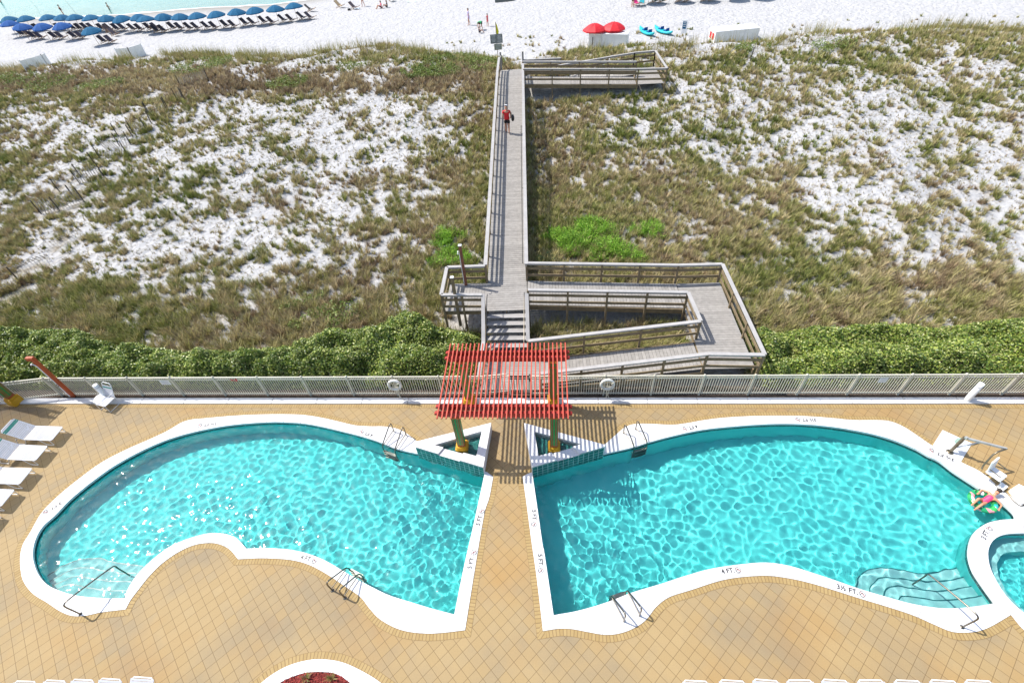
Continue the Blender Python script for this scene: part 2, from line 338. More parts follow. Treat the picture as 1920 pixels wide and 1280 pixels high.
def coping(name,outer,inners):
    mb=MB(); mb.slab([p.copy() for p in outer],inners,-.07,ZC); o=mb.build(name,M_coping); return tag(o,kind='structure')
lc=coping('left_pool_coping',L_out,[L_in]); rc=coping('right_pool_coping',R_out,[R_in,SP]); pc=coping('planter_coping',pl_out,[pl_in])
def joints(parent,pairs,z=ZC+.002):
    mb=MB()
    for a,b in pairs:
        p,q=G(*a,z),G(*b,z); mb.beam(p,q,.014,.004)
    mb.build('joint',M_joint,parent)
joints(lc,[((917,933),(900,931)),((908,990.5),(885,988.5)),((897,1032.5),(877,1029.5)),((889,1080),(866,1077)),((873.5,1154),(852,1151.5)),((808,1142),(791,1186)),((722,1112),(706,1153)),((601,1048),(590,1062)),((554,1032),(544,1049)),((508,1028),(500,1046)),((461,1028),(448,1046)),((432,1004),(420,1024)),((396,999),(390,1018)),((340,1014),(342,1031)),((205,1121),(203,1145)),((148,1117),(130,1150)),((107,1105),(92,1130)),((71,1072),(47,1090)),((61,1037),(40,1040)),((82,983),(66,980)),((120,948),(104,936)),((166,908),(156,893)),((212,874),(205,860)),((262,847),(256,834)),((318,822),(312,810)),((374,807),(366,786)),((440,796),(438,780)),((500,791),(502,777)),((531,791),(534,777)),((563,793),(568,778)),((598,799),(603,783)),((635,807),(640,792)),((670,815),(677,799)),((711,827),(722,800))])
joints(rc,[((988,952),(1007,951)),((993,992),(1013,990)),((1000,1037),(1021,1035)),((1006,1078),(1026,1076)),((1012,1126),(1033,1122)),((1116,1136),(1130,1189)),((1041,1152),(1042,1179)),((1664,1119),(1652,1134)),((1730,1135),(1722,1157)),((1817,1045),(1853,1060)),((1902,965),(1925,958)),((1875,937),(1892,927)),((1815,900),(1832,880)),((1763,865),(1780,850)),((1715,841),(1722,816)),((1664,820),(1668,790)),((1610,807),(1612,787)),((1560,799),(1561,783)),((1500,794),(1500,779)),((1440,794),(1437,779)),((1380,799),(1375,781)),((1320,805),(1313,789)),((1268,815),(1258,796)),((1222,827),(1210,795)),((1918,998),(1922,958)),((1340,1064),(1347,1090)),((1450,1054),(1452,1080)),((1560,1085),(1552,1104))])
# ---- pool shells
def shell(name,loop,zf,tile=True):
    P=[Vector((p.x,p.y,0)) for p in loop]
    mb=MB(); mb.slab(P,[],0,0,sides=False,zf=zf)
    n=len(P); mb.add([(p.x,p.y,-.2) for p in P]+[(p.x,p.y,zf(p.x,p.y)) for p in P],[(i,(i+1)%n,n+(i+1)%n,n+i) for i in range(n)])
    o=tag(mb.build(name,M_plaster),kind='structure'); o.cycles.is_caustics_receiver=True
    a=[p+Vector((0,0,-.065)) for p in P]; b=[p+Vector((0,0,-.2)) for p in P]
    t=uv_strip('waterline_tile',(a,b),M_wltile,o,vs=(.065,.2)); t.cycles.is_caustics_receiver=True
    return o
zL=lambda x,y:-.98-(x+19.)/17.*.55
zR=lambda x,y:-1.52+(x+.5)/15*.50
shL=shell('left_pool_shell',L_in,zL); shR=shell('right_pool_shell',R_in,zR)
shS=shell('spa_shell',SP,lambda x,y:-1.0)
def inset(loop,d): return offset_loop(loop,-d)
mb=MB(); mb.slab([Vector((p.x,p.y,0)) for p in offset_loop(SP,.02)],[[Vector((p.x,p.y,0)) for p in inset(SP,.42)]],-1.0,-.52)
o=mb.build('spa_bench',M_step,shS); o.cycles.is_caustics_receiver=True
# ---- steps (apparent position corrected for the depth of water over them)
def steps(parent,lines,close,zs):
    for k,(ln,cl,z) in enumerate(zip(lines,close,zs)):
        za=-.12+(z+.12)*.76
        P=CRom([G(x,y,za) for x,y in ln],(),5,closed=False)+[G(x,y,0.) for x,y in cl]
        for p in P: p.z=0
        mb=MB(); mb.slab(P,[],z-.35,z+(.002*k)); o=mb.build('pool_step',M_step,parent); o.cycles.is_caustics_receiver=True
        e=CRom([G(x,y,za) for x,y in ln],(),5,closed=False); mb=MB()
        for a,b in zip(e[:-1],e[1:]):
            a=a.copy();b=b.copy(); a.z=b.z=z+.006; mb.beam(a,b,.034,.012)
        q=mb.build('step_edge_tile',M_wltile2,parent); q.cycles.is_caustics_receiver=True
M_wltile2=mat('step_edge_tile',(.015,.14,.15),.3)
steps(shL,[[(84,1089),(107,1072),(128,1060),(155,1050),(190,1049),(225,1057),(272,1061.5)],[(90,1095),(112,1082),(135,1070),(165,1065),(200,1071),(230,1075),(258,1075.5)],[(98,1100),(122,1089),(147,1081),(175,1085),(205,1090),(248,1091)],[(108,1105),(122,1098),(140,1096),(165,1102),(200,1106.5),(240,1107.5)]],
      [[(268,1066),(228,1128),(170,1124),(100,1105)],[(255,1080),(228,1128),(170,1124),(100,1105)],[(245,1095),(228,1128),(170,1124),(105,1108)],[(238,1110),(228,1128),(170,1124),(110,1110)]],(-.86,-.68,-.50,-.32))
steps(shR,[[(1604,1103),(1608,1085),(1622,1070),(1645,1066),(1685,1069),(1720,1075),(1750,1075),(1790,1064)],[(1629,1110),(1634,1095),(1650,1083),(1675,1083),(1710,1089),(1745,1091),(1780,1088),(1808,1082)],[(1655,1117),(1662,1104),(1680,1099.5),(1710,1103),(1750,1108),(1790,1105),(1828,1097)],[(1684,1124),(1692,1117.5),(1720,1120),(1755,1125),(1800,1123),(1848,1115)]],
      [[(1835,1085),(1868,1133),(1760,1145),(1604,1107)],[(1835,1088),(1868,1133),(1760,1145),(1629,1114)],[(1842,1100),(1868,1133),(1760,1145),(1655,1121)],[(1855,1114),(1868,1133),(1760,1145),(1684,1128)]],(-.86,-.68,-.50,-.32))
# ---- rippled water surfaces
def waves(X,Y,comps):
    Z=np.zeros_like(X)
    for a,k,am,ph in comps: Z+=am*np.sin(k*(X*math.cos(a)+Y*math.sin(a))+ph)
    return Z
def comps(seed,n,lmin,lmax,slope,a0=None,spread=6.28):
    r=np.random.default_rng(seed); out=[]
    for i in range(n):
        lam=math.exp(r.uniform(math.log(lmin),math.log(lmax))); k=2*math.pi/lam; a=r.uniform(0,6.28) if a0 is None else a0+r.normal()*spread
        out.append((a,k,slope/k,r.uniform(0,6.28)))
    return out
def in_poly(X,Y,P):
    c=np.zeros(X.shape,bool); n=len(P)
    for i in range(n):
        x1,y1,x2,y2=P[i].x,P[i].y,P[(i+1)%n].x,P[(i+1)%n].y
        if y1==y2: continue
        m=((y1>Y)!=(y2>Y))&(X<(x2-x1)*(Y-y1)/(y2-y1)+x1); c^=m
    return c
def water(name,loop,z,step,hf,out=.09,parent=None,caster=True):
    P=offset_loop(loop,out); xs=np.arange(min(p.x for p in P)-step,max(p.x for p in P)+step,step); ys=np.arange(min(p.y for p in P)-step,max(p.y for p in P)+step,step)
    X,Y=np.meshgrid(xs,ys); Z=z+hf(X,Y); nx=len(xs); I,J=np.meshgrid(np.arange(nx-1),np.arange(len(ys)-1)); a=(J*nx+I).ravel()
    cx=X[:-1,:-1].ravel()+step/2; cy=Y[:-1,:-1].ravel()+step/2; m=in_poly(cx,cy,P); a=a[m]
    F=np.stack([a,a+1,a+nx+1,a+nx],-1); used=np.unique(F); remap=np.full(X.size,-1); remap[used]=np.arange(len(used))
    V=np.stack([X.ravel(),Y.ravel(),Z.ravel()],-1)[used]
    o=npmesh(name,V,remap[F],M_water,parent,smooth=True); o.cycles.is_caustics_caster=caster
    return tag(o,kind='structure') if not parent else o
def gauss(X,Y,x,y,s): return np.exp(-((X-x)**2+(Y-y)**2)/(2*s*s))
cl=comps(3,34,.22,.46,.0190)+comps(13,12,.5,1.3,.016); cf=comps(4,18,.17,.27,.015); cs=comps(5,8,.5,1.2,.012,-.3,.5)
def hL(X,Y):
    t=gauss(X,Y,-4.2,8.6,1.5)+.9*gauss(X,Y,-4.0,4.0,1.5)+.8*gauss(X,Y,-11,6.4,1.6)+.35
    return waves(X,Y,cl)*(.85+.2*t)+waves(X,Y,cf)*t*.9+waves(X,Y,cs)
def hR(X,Y):
    t=1.0*gauss(X,Y,1.4,6.2,1.9)+.9*gauss(X,Y,9.5,5.6,1.3)+.18
    return waves(X+40,Y,cl)*(.9+.2*t)+waves(X+40,Y,cf)*t+waves(X,Y+7,cs)*.8
water('left_pool_water',L_in,-.12,.032,hL); water('right_pool_water',R_in,-.12,.032,hR)
csp=comps(9,24,.12,.5,.03); water('spa_water',SP,-.12,.035,lambda X,Y:waves(X,Y,csp))
# ---- raised fountain basins
def basin(name,label,A,B,Cc,Cb,it,il,ir,side):
    e=empty(name,((A.x+Cc.x)/2,(A.y+Cc.y)/2,0),0,label,'fountain basin'); M=Matrix.Translation(-e.location)
    T=lambda p:Vector((p.x-e.location.x,p.y-e.location.y,0))
    lerp=lambda a,b,t:a+(b-a)*t
    N1,N2=lerp(B,Cc,.34),lerp(B,Cc,.66); n1,n2=lerp(ir,il,.3),lerp(ir,il,.78)
    P=[A,Cb,Cc,N2,n2,il,it,ir,n1,N1,B]
    mb=MB(); mb.slab([T(p) for p in P],[],-.4,.5); mb.build('basin_coping',M_coping,e,bevel=.012)
    mb=MB(); mb.slab([T(p) for p in(N2,n2,n1,N1)],[],-.4,.41); mb.build('spillway_lip',M_coping,e,bevel=.01)
    out=(B-Cc).normalized(); nn=Vector((out.y,-out.x,0)); 
    if nn.y>0: nn=-nn
    def row(z,a,b): return [T(lerp(a,b,t/10))+nn*.012+Vector((0,0,z)) for t in range(11)]
    uv_strip('tile_wall',(row(.41,B,Cc),row(-.35,B,Cc)),M_tile,e,closed=False,vs=(0,.76))
    for a,b in((B,N1),(N2,Cc)): 
        q=uv_strip('tile_wall',([T(lerp(a,b,t))+nn*.012+Vector((0,0,.455)) for t in(0,1)],[T(lerp(a,b,t))+nn*.012+Vector((0,0,.41)) for t in(0,1)]),M_tile,e,closed=False,vs=(0,.045))
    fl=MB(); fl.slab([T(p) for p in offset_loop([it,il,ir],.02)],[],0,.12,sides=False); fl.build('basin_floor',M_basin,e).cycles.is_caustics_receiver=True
    cw=comps(side+20,20,.1,.4,.035); o=water('basin_water',[T(p) for p in(it,il,ir)],.37,.03,lambda X,Y:waves(X,Y,cw),.03,e)
    fl=MB()
    for k in range(9):   # thin curtain of falling water
        t=.40+.22*k/8; p=T(lerp(B,Cc,t))+nn*.02
        fl.tube([p+Vector((0,0,.42)),p+nn*.05+Vector((0,0,.33)),p+nn*.10+Vector((0,0,.1)),p+nn*.13+Vector((0,0,-.12))],.007,6)
    fl.build('falling_water',M_water,e)
    return e
zb=.5
b1=basin('fountain_basin','white coped triangular fountain basin beside the left pool, in full sun',G(921,792,zb),G(906,875.5,zb),G(778.8,837.5,zb),G(781.6,827,zb),G(903.4,807.5,zb),G(814.4,833.8,zb),G(893,854.4,zb),1)
b2=basin('fountain_basin','white coped triangular fountain basin beside the right pool, striped by pergola shadow',G(982.5,792.5,zb),G(997.5,875,zb),G(1132.5,837.5,zb),G(1136,833.8,zb),G(1002,808.4,zb),G(1090,832,zb),G(1009.7,854.4,zb),2)
# ---- writing on the coping
def text_mesh(txt,size):
    cu=bpy.data.curves.new('t','FONT'); cu.body=txt; cu.size=size; cu.align_x='LEFT'; cu.align_y='CENTER'; cu.offset=.006*size/.2; o=bpy.data.objects.new('t',cu); C.objects.link(o)
    dg=bpy.context.evaluated_depsgraph_get(); me=bpy.data.meshes.new_from_object(o.evaluated_get(dg)); bpy.data.objects.remove(o); me.name='depth_lettering'; return me
TXT={}
def icon(mb,x,r):
    mb.tube([(x+r*math.cos(a),r*math.sin(a),0) for a in np.linspace(0,2*math.pi,20)[:-1]],.008,4,0,closed=True)
    mb.tube([(x-r*.7,r*.7,0),(x+r*.7,-r*.7,0)],.008,4,1)
    mb.tube([(x-.06,-.03,.001),(x,.03,.001),(x+.05,-.01,.001)],.010,4,0); mb.tube([(x-r,-r*1.25,0),(x+r,-r*1.25,0)],.007,4,0)
def marker(parent,px,py,txt,ang,size=.20):
    if txt not in TXT:
        me=text_mesh(txt,size); w_=max(v.co.x for v in me.vertices); TXT[txt]=(me,w_)
        me.materials.append(M_ink)
    me,w_=TXT[txt]; p=G(px,py,ZC); d=Vector((math.cos(ang),math.sin(ang),0)); p=p-d*(w_+.25)/2
    o=bpy.data.objects.new('depth_lettering',me); C.objects.link(o); o.parent=parent; o.location=(p.x,p.y,ZC+.004); o.rotation_euler=(0,0,ang)
    mb=MB(); icon(mb,w_+.12,.08); q=mb.build('no_diving_symbol',[M_ink,M_redink],parent); q.location=(p.x,p.y,ZC+.003); q.rotation_euler=(0,0,ang)
for a in[(900.5,968,'5 FT.',R_(81)),(885,1047,'5 FT.',R_(81)),(580,1048,'4 FT.',R_(-12)),(686,812,'4 FT.',R_(162)),(388,796,'3½ FT.',R_(188)),(97,953,'3 FT.',R_(228))]: marker(lc,*a)
for a in[(1001.5,972,'5 FT.',R_(-88)),(1013.5,1057,'5 FT.',R_(-86)),(1372,1069,'4 FT.',R_(8)),(1597,1107,'3½ FT.',R_(-17)),(1850,997,'3 FT.',R_(45)),(1293,802,'4 FT.',R_(196)),(1510,787,'3½ FT.',R_(179)),(1764,852,'3½ FT.',R_(145))]: marker(rc,*a)
for par,ps in((rc,[(1124.5,1170),(1664,797.5),(1212.5,803)]),(lc,[(806,1173),(734,1152),(355,792)])):
    for p in ps:
        q=G(*p,ZC); mb=MB(); mb.lathe([(0,.006),(.11,.006),(.115,0)],(0,0,0),24); mb.lathe([(0,.009),(.012,.009),(.013,.006)],(0.05,0,0),8,1); mb.lathe([(0,.009),(.012,.009),(.013,.006)],(-.05,0,0),8,1)
        o=mb.build('skimmer_lid',[M_coping,M_ink],par); o.location=q; o.rotation_euler=(0,0,.8)
# planter
mb=MB(); mb.slab([Vector((p.x,p.y,0)) for p in offset_loop(pl_in,.02)],[],0,-.01,sides=False); 
M_redmulch=mat('red_mulch',(.33,.05,.04),.9,var=.3,scale=20,island=.6)
tag(mb.build('planter_mulch_bed',M_redmulch),kind='structure')
chips=MB(); k=0
while k<2600:
    x=random.uniform(min(p.x for p in pl_in),max(p.x for p in pl_in)); y=random.uniform(min(p.y for p in pl_in),max(p.y for p in pl_in))
    if not in_poly(np.array([x]),np.array([y]),pl_in)[0]: continue
    a=Vector((random.uniform(-1,1),random.uniform(-1,1),random.uniform(-.4,.4))).normalized()*random.uniform(.02,.045); k+=1
    c=Vector((x,y,random.uniform(0,.03))); chips.beam(c-a,c+a,.014,.006)
tag(chips.build('red_mulch_chips',M_redmulch),kind='stuff')

# ================================================================== TERRAIN
_de=GL([(0,135),(100,125),(190,114),(250,112),(300,101),(400,103),(480,108),(560,110),(640,95),(740,85),(830,105),(925,110)],2.3)
_de+=GL([(985,112),(1050,95),(1120,92),(1250,85),(1300,88),(1420,80),(1560,62),(1780,55),(1920,60)],2.3)
DEX=np.array([p.x for p in _de]); DEY=np.array([p.y for p in _de]); _i=np.argsort(DEX); DEX=DEX[_i]; DEY=DEY[_i]
def dune_edge(x): return np.interp(x,DEX,DEY)
def coast(x): return 88.3+np.where(x>-42,(x+42)*.42,0)+.5*np.sin(x*.21)
def vnoise(x,y,seed,sc_):
    """smooth value noise in 0..1"""
    r=np.random.default_rng(seed); T=r.random((256,256)); X=np.asarray(x)/sc_+500; Y=np.asarray(y)/sc_+500
    i=np.floor(X).astype(int); j=np.floor(Y).astype(int); fx=X-i; fy=Y-j; fx=fx*fx*(3-2*fx); fy=fy*fy*(3-2*fy)
    g=lambda a,b:T[a%256,b%256]
    return (g(i,j)*(1-fx)+g(i+1,j)*fx)*(1-fy)+(g(i,j+1)*(1-fx)+g(i+1,j+1)*fx)*fy
def terrain(x,y):
    x=np.asarray(x,float); y=np.asarray(y,float)
    b=np.interp(y,[12.,13.5,17,20,26,32,38,43,47,60],[-.15,-.12,-.15,.05,.35,.85,1.5,2.1,2.35,2.6])
    e=dune_edge(x); t=np.clip((y-e+1.2)/4.5,0,1); t=t*t*(3-2*t)
    cst=coast(x); beach=np.interp(cst-y,[-30,-6,0,4,12,30],[-2.5,-.3,.5,.8,1.2,1.55])
    z=np.where(y>e-1.2,b*(1-t)+np.minimum(beach,b)*t,b)
    am=np.clip((y-17)/6,0,1)*np.where(y>e+2,.12,1)*np.clip((cst-y)/8,0,1)
    near=np.clip((np.abs(x+2.4)-1.2)/1.5,.15,1)
    z=z+am*near*((vnoise(x,y,1,5.)-.5)*.55+(vnoise(x,y,2,1.8)-.5)*.22)
    # kicked-up sand on the beach
    z=z+np.where(y>e,1,0)*np.clip((cst-y-3)/4,0,1)*((vnoise(x,y,3,.45)-.5)*.06+(vnoise(x,y,4,1.1)-.5)*.06)
    return z
# vegetation cover read off the photograph on a coarse grid (pixels -> ground)
VX=[0,120,240,360,480,600,720,840,910,985,1060,1160,1280,1400,1520,1640,1760,1920]
VY=[60,100,115,130,160,200,240,300,360,420,480,540,600,700]
VG=[[0,0,0,0,0,0,0,0,0,0,0,0,0,0,.3,.45,.5,.6],
[0,0,.0,.45,.4,.3,.55,.5,.4,.3,.75,.75,.5,.4,.6,.65,.65,.7],
[0,0,.45,.6,.6,.5,.55,.97,1,0,.85,.7,.6,.7,.65,.65,.6,.65],
[.5,.75,.6,.7,.5,.6,.45,1,1,.9,.9,.9,.7,.75,.6,.55,.6,.55],
[.92,.97,1,1,1,1,.9,1,.95,.95,.85,.7,.62,.55,.6,.55,.55,.55],
[.45,.6,.75,.72,.38,.35,.33,.38,.88,.97,.72,.68,.65,.55,.58,.58,.52,.52],
[.5,.47,.52,.52,.48,.38,.4,.45,.9,1,.8,.72,.68,.6,.42,.5,.48,.48],
[.6,.56,.54,.54,.5,.45,.55,.8,.95,1,.93,.88,.8,.68,.45,.38,.38,.42],
[.7,.66,.55,.52,.54,.5,.55,.72,.95,1,1,1,.95,.85,.55,.35,.35,.38],
[.7,.66,.55,.46,.46,.5,.7,.88,1,1,1,1,1,.97,.82,.58,.46,.38],
[.7,.65,.5,.35,.38,.45,.7,.9,1,1,1,1,1,1,.95,.85,.65,.5],
[.85,.8,.65,.65,.75,.8,.9,1,1,1,1,1,1,1,1,1,.97,.95],
[1]*18,[1]*18]
VG=np.array(VG)
def w2p(x,y,z):
    Rt=np.array(CR.transposed()); q=np.stack([x,y,z-H],0); c=np.tensordot(Rt,q,1); return 960-FPX*c[0]/c[2],640+FPX*c[1]/c[2]
def cover(x,y):
    px,py=w2p(x,y,terrain(x,y)); px=np.clip(px,0,1919.9); py=np.clip(py,60,699)
    i=np.clip(np.searchsorted(VX,px,side='right')-1,0,len(VX)-2); j=np.clip(np.searchsorted(VY,py,side='right')-1,0,len(VY)-2)
    vx=np.array(VX);vy=np.array(VY); fx=(px-vx[i])/(vx[i+1]-vx[i]); fy=(py-vy[j])/(vy[j+1]-vy[j])
    c=(VG[j,i]*(1-fx)+VG[j,i+1]*fx)*(1-fy)+(VG[j+1,i]*(1-fx)+VG[j+1,i+1]*fx)*fy
    e=dune_edge(x); c=np.where(y>e+1.2,0,c); return c
def veg_amount(x,y):
    """>0 where plants stand; patchy"""
    n=.14*vnoise(x,y,11,2.6)+.40*vnoise(x,y,12,.95)+.50*vnoise(x,y,13,.45)
    # the three-octave sum runs about .2 to .9; bring it to a rough quantile
    q=np.clip((n-.24)/.56,0,1); return cover(x,y)-q
def boardwalk_c(y): return -2.03-(y-19.3)*.034
def blocked(x,y):
    b=(np.abs(x-boardwalk_c(y))<.95)&(y>13)&(y<46.5)
    b|=(y<13.7)
    b|=(x>-4.9)&(x<-1)&(y>17.1)&(y<19.3)
    b|=(x>-1)&(x<8.2)&(y>17.6)&(y<19.5)
    b|=(x>6.2)&(x<8.3)&(y>14)&(y<19.5)
    b|=(x>-1)&(x<8.3)&(y>13.4)&(y<15.5)
    b|=(x>-2)&(x<9.1)&(y>41.3)&(y<43.6)
    b|=(x>0)&(x<7)&(y>43.6)&(y<45.3)
    return b
# ground sheet
ys=np.concatenate([np.arange(13.6,18,.3),np.arange(18,62,.22),np.arange(62,98,.4),np.arange(98,130,4.)])
xs=np.concatenate([np.arange(-150,-100,5.),np.arange(-100,-60,.8),np.arange(-60,50,.25),np.arange(50,110,4.)])
X,Y=np.meshgrid(xs,ys); Z=terrain(X,Y); nx=len(xs); I,J=np.meshgrid(np.arange(nx-1),np.arange(len(ys)-1)); a=(J*nx+I).ravel()
va=np.where(blocked(X,Y),.25,veg_amount(X,Y)); lit=np.clip((va-.02)*2.,0,1)*.92*np.where(Y<14.5,1,1)
dry=np.clip((coast(X)-Y-1.)/6.5,0,1)
def sand_mat():
    t=NT('white_sand'); t.set(.9,0,.15); at=t.new('ShaderNodeAttribute',_attribute_name='litter'); aw=t.new('ShaderNodeAttribute',_attribute_name='dry')
    n=t.noise(2.2,detail=6); c=t.ramp(n,[(.3,(.385,.38,.378)),(.65,(.46,.455,.45))]); sp=t.noise(9,detail=4,rough=.7)
    c=t.mix(t.ramp(sp,[(.33,(.5,.5,.5)),(.43,(0,0,0))]),c,(.30,.27,.24))
    c=t.mix(aw.outputs['Fac'],(.27,.255,.23),c)
    ln_=t.noise(5,detail=5,rough=.7); lc_=t.ramp(ln_,[(.3,(.13,.10,.06)),(.5,(.26,.215,.14)),(.7,(.42,.38,.31))])
    m=t.math('MULTIPLY',at.outputs['Fac'],t.ramp(t.noise(7,detail=5,rough=.75),[(.34,(.35,.35,.35)),(.52,(1,1,1))])); t.col(t.mix(m,c,lc_))
    v=t.new('ShaderNodeTexVoronoi',_feature='SMOOTH_F1'); v.inputs['Scale'].default_value=2.6; v.inputs['Smoothness'].default_value=.6
    wv=t.new('ShaderNodeVectorMath',_operation='ADD'); nn=t.noise(1.3,out='Color'); t.ln(t.pos(),wv.inputs[0]); t.ln(nn,wv.inputs[1]); t.ln(wv.outputs[0],v.inputs['Vector'])
    h=t.math('ADD',t.math('MULTIPLY',v.outputs[0],1.1),t.math('MULTIPLY',t.noise(6,detail=5),.7)); t.bump(t.math('MULTIPLY',h,aw.outputs['Fac']),.75,.14); return t.m
M_sand=sand_mat()
g=npmesh('sand',np.stack([X.ravel(),Y.ravel(),Z.ravel()],-1),np.stack([a,a+1,a+nx+1,a+nx],-1),M_sand,smooth=True,attrs={'litter':lit.ravel(),'dry':dry.ravel()}); tag(g,kind='structure')
# far flanks of the ground under everything, so it reaches the horizon
mb=MB(); mb.add([(-1500,-800,-3),(1500,-800,-3),(1500,2500,-3),(-1500,2500,-3)],[(0,1,2,3)]); tag(mb.build('ground',M_sand),kind='structure')
def sea_mat():
    t=NT('shallow_sea'); t.set(.12,0,.5); n=t.noise(.25,detail=5); n2=t.noise(.9,detail=4); c=t.ramp(n,[(.3,(.08,.22,.19)),(.7,(.14,.28,.24))]); c=t.mix(t.ramp(n2,[(.5,(0,0,0)),(.75,(.5,.5,.5))]),c,(.20,.32,.28))
    sep=t.new('ShaderNodeSeparateXYZ'); t.ln(t.pos(),sep.inputs[0]); f=t.new('ShaderNodeMapRange'); f.inputs[1].default_value=90; f.inputs[2].default_value=125; t.ln(sep.outputs[1],f.inputs[0])
    t.col(t.mix(f.outputs[0],c,(.07,.42,.42))); mp=t.new('ShaderNodeMapping'); mp.inputs['Scale'].default_value=(.35,1.,1); t.ln(t.pos(),mp.inputs[0]); t.bump(t.noise(2.2,mp.outputs[0],detail=5),.6,.12); return t.m
mb=MB(); mb.add([(-1500,80,.5),(1500,80,.5),(1500,2500,.5),(-1500,2500,.5)],[(0,1,2,3)]); tag(mb.build('sea',sea_mat()),kind='structure')
M_foam=mat('sea_foam',(.75,.77,.76),.7,var=.1)
mb=MB(); xs_=np.arange(-130,20,.7)
r1=[Vector((x,float(coast(x))-.35+.5*float(vnoise(x,0,21,2.5)),.515)) for x in xs_]; r2=[p+Vector((0,.15+.9*float(vnoise(p.x,5,22,3.)),0)) for p in r1]
n=len(r1); mb.add(r1+r2,[(i,i+1,n+i+1,n+i) for i in range(n-1)]); tag(mb.build('surf_foam',M_foam),kind='stuff')

# ================================================================== VEGETATION
def leafmat(name,cols,rough=.55,trans=.25,nscale=.5):
    t=NT(name); t.set(rough,0,.35); g=t.n.new('ShaderNodeNewGeometry')
    c=t.ramp(g.outputs['Random Per Island'],[(i/(len(cols)-1),c) for i,c in enumerate(cols)])
    c=t.mix(.55,c,t.ramp(t.noise(nscale,detail=3),[(.3,(.55,.55,.5)),(.7,(1.3,1.3,1.2))]),'MULTIPLY'); t.col(c)
    tr=t.n.new('ShaderNodeBsdfTranslucent'); t.ln(c,tr.inputs[0]); ms=t.n.new('ShaderNodeMixShader'); ms.inputs[0].default_value=trans; t.ln(t.b.outputs[0],ms.inputs[1]); t.ln(tr.outputs[0],ms.inputs[2]); t.ln(ms.outputs[0],t.out.inputs[0]); return t.m
M_grass=leafmat('dune_grass',[(.15,.18,.045),(.30,.28,.08),(.44,.36,.15),(.22,.26,.06),(.52,.42,.24),(.25,.18,.09)],.6,.25,.35)
M_brown=leafmat('dry_brown_scrub',[(.20,.14,.06),(.32,.21,.11),(.24,.25,.08),(.40,.27,.16),(.28,.30,.08)],.7,.2,.5)
M_hedge=leafmat('hedge_leaves',[(.055,.11,.022),(.13,.21,.04),(.25,.33,.055),(.42,.46,.11),(.08,.15,.03),(.64,.64,.28)],.32,.2,.9)
M_shrub=leafmat('bright_green_leaves',[(.07,.18,.02),(.22,.44,.04),(.40,.64,.08),(.14,.32,.025),(.46,.60,.12)],.5,.35,1.)
M_creep=leafmat('creeper_leaves',[(.10,.16,.03),(.18,.25,.05),(.28,.32,.09),(.13,.20,.03)],.5,.3,1.)
M_shrub2=leafmat('blue_green_leaves',[(.05,.12,.05),(.10,.20,.08),(.16,.26,.10)],.45,.25,1.)
def dune_mat():
    t=NT('dune_grass_tones'); t.set(.6,0,.25); at=t.new('ShaderNodeAttribute',_attribute_name='tone'); g=t.n.new('ShaderNodeNewGeometry')
    c=t.ramp(at.outputs['Fac'],[(0,(.12,.165,.035)),(.25,(.23,.25,.065)),(.5,(.39,.35,.15)),(.72,(.48,.40,.23)),(.86,(.30,.22,.13)),(1,(.25,.18,.11))])
    k=t.ramp(g.outputs['Random Per Island'],[(0,(.42,.42,.42)),(.5,(1,1,1)),(1,(1.65,1.6,1.5))]); c=t.mix(1.,c,k,'MULTIPLY'); t.col(c)
    tr=t.n.new('ShaderNodeBsdfTranslucent'); t.ln(c,tr.inputs[0]); ms=t.n.new('ShaderNodeMixShader'); ms.inputs[0].default_value=.18; t.ln(t.b.outputs[0],ms.inputs[1]); t.ln(tr.outputs[0],ms.inputs[2]); t.ln(ms.outputs[0],t.out.inputs[0]); return t.m
M_dune=dune_mat()
def blades(P,hgt,n,wd,lean,rng,segs=2,spread=.1,curl=.5):
    """grass blades: P (k,3) tuft centres -> vertices, faces (two quads + tip per blade)"""
    k=len(P); N=k*n; base=np.repeat(P,n,0); h=np.repeat(hgt,n)*rng.uniform(.55,1.15,N); a=rng.uniform(0,2*np.pi,N); r=np.sqrt(rng.random(N))*np.repeat(spread,n) if not np.isscalar(spread) else np.sqrt(rng.random(N))*spread
    b=base+np.stack([np.cos(a)*r,np.sin(a)*r,np.zeros(N)],-1); a2=a+rng.normal(0,.6,N); d=np.stack([np.cos(a2),np.sin(a2),np.zeros(N)],-1); s=np.stack([-np.sin(a2),np.cos(a2),np.zeros(N)],-1)
    ln_=lean*rng.uniform(.3,1.4,N); w_=wd*rng.uniform(.7,1.3,N)
    V=[]
    for t,ww in((0,1.),(.5,.85),(1.,.12)):
        p=b+d*(h*ln_*(t**(1+curl)))[:,None]+np.array([0,0,1.])*(h*(t-.35*ln_*t*t))[:,None]
        V+= [p-s*(w_*ww/2)[:,None],p+s*(w_*ww/2)[:,None]]
    V=np.stack(V,1).reshape(-1,3); o=np.arange(N)*6; F=np.concatenate([np.stack([o,o+1,o+3,o+2],-1),np.stack([o+2,o+3,o+5,o+4],-1)]); return V,F
def grassobj(name,parts,mat_):
    Vs=[];Fs=[];n=0
    for V,F in parts: Vs.append(V); Fs.append(F+n); n+=len(V)
    return npmesh(name,np.concatenate(Vs),np.concatenate(Fs),mat_)
def scatter(n,x0,x1,y0,y1,rng): return rng.uniform(x0,x1,n),rng.uniform(y0,y1,n)
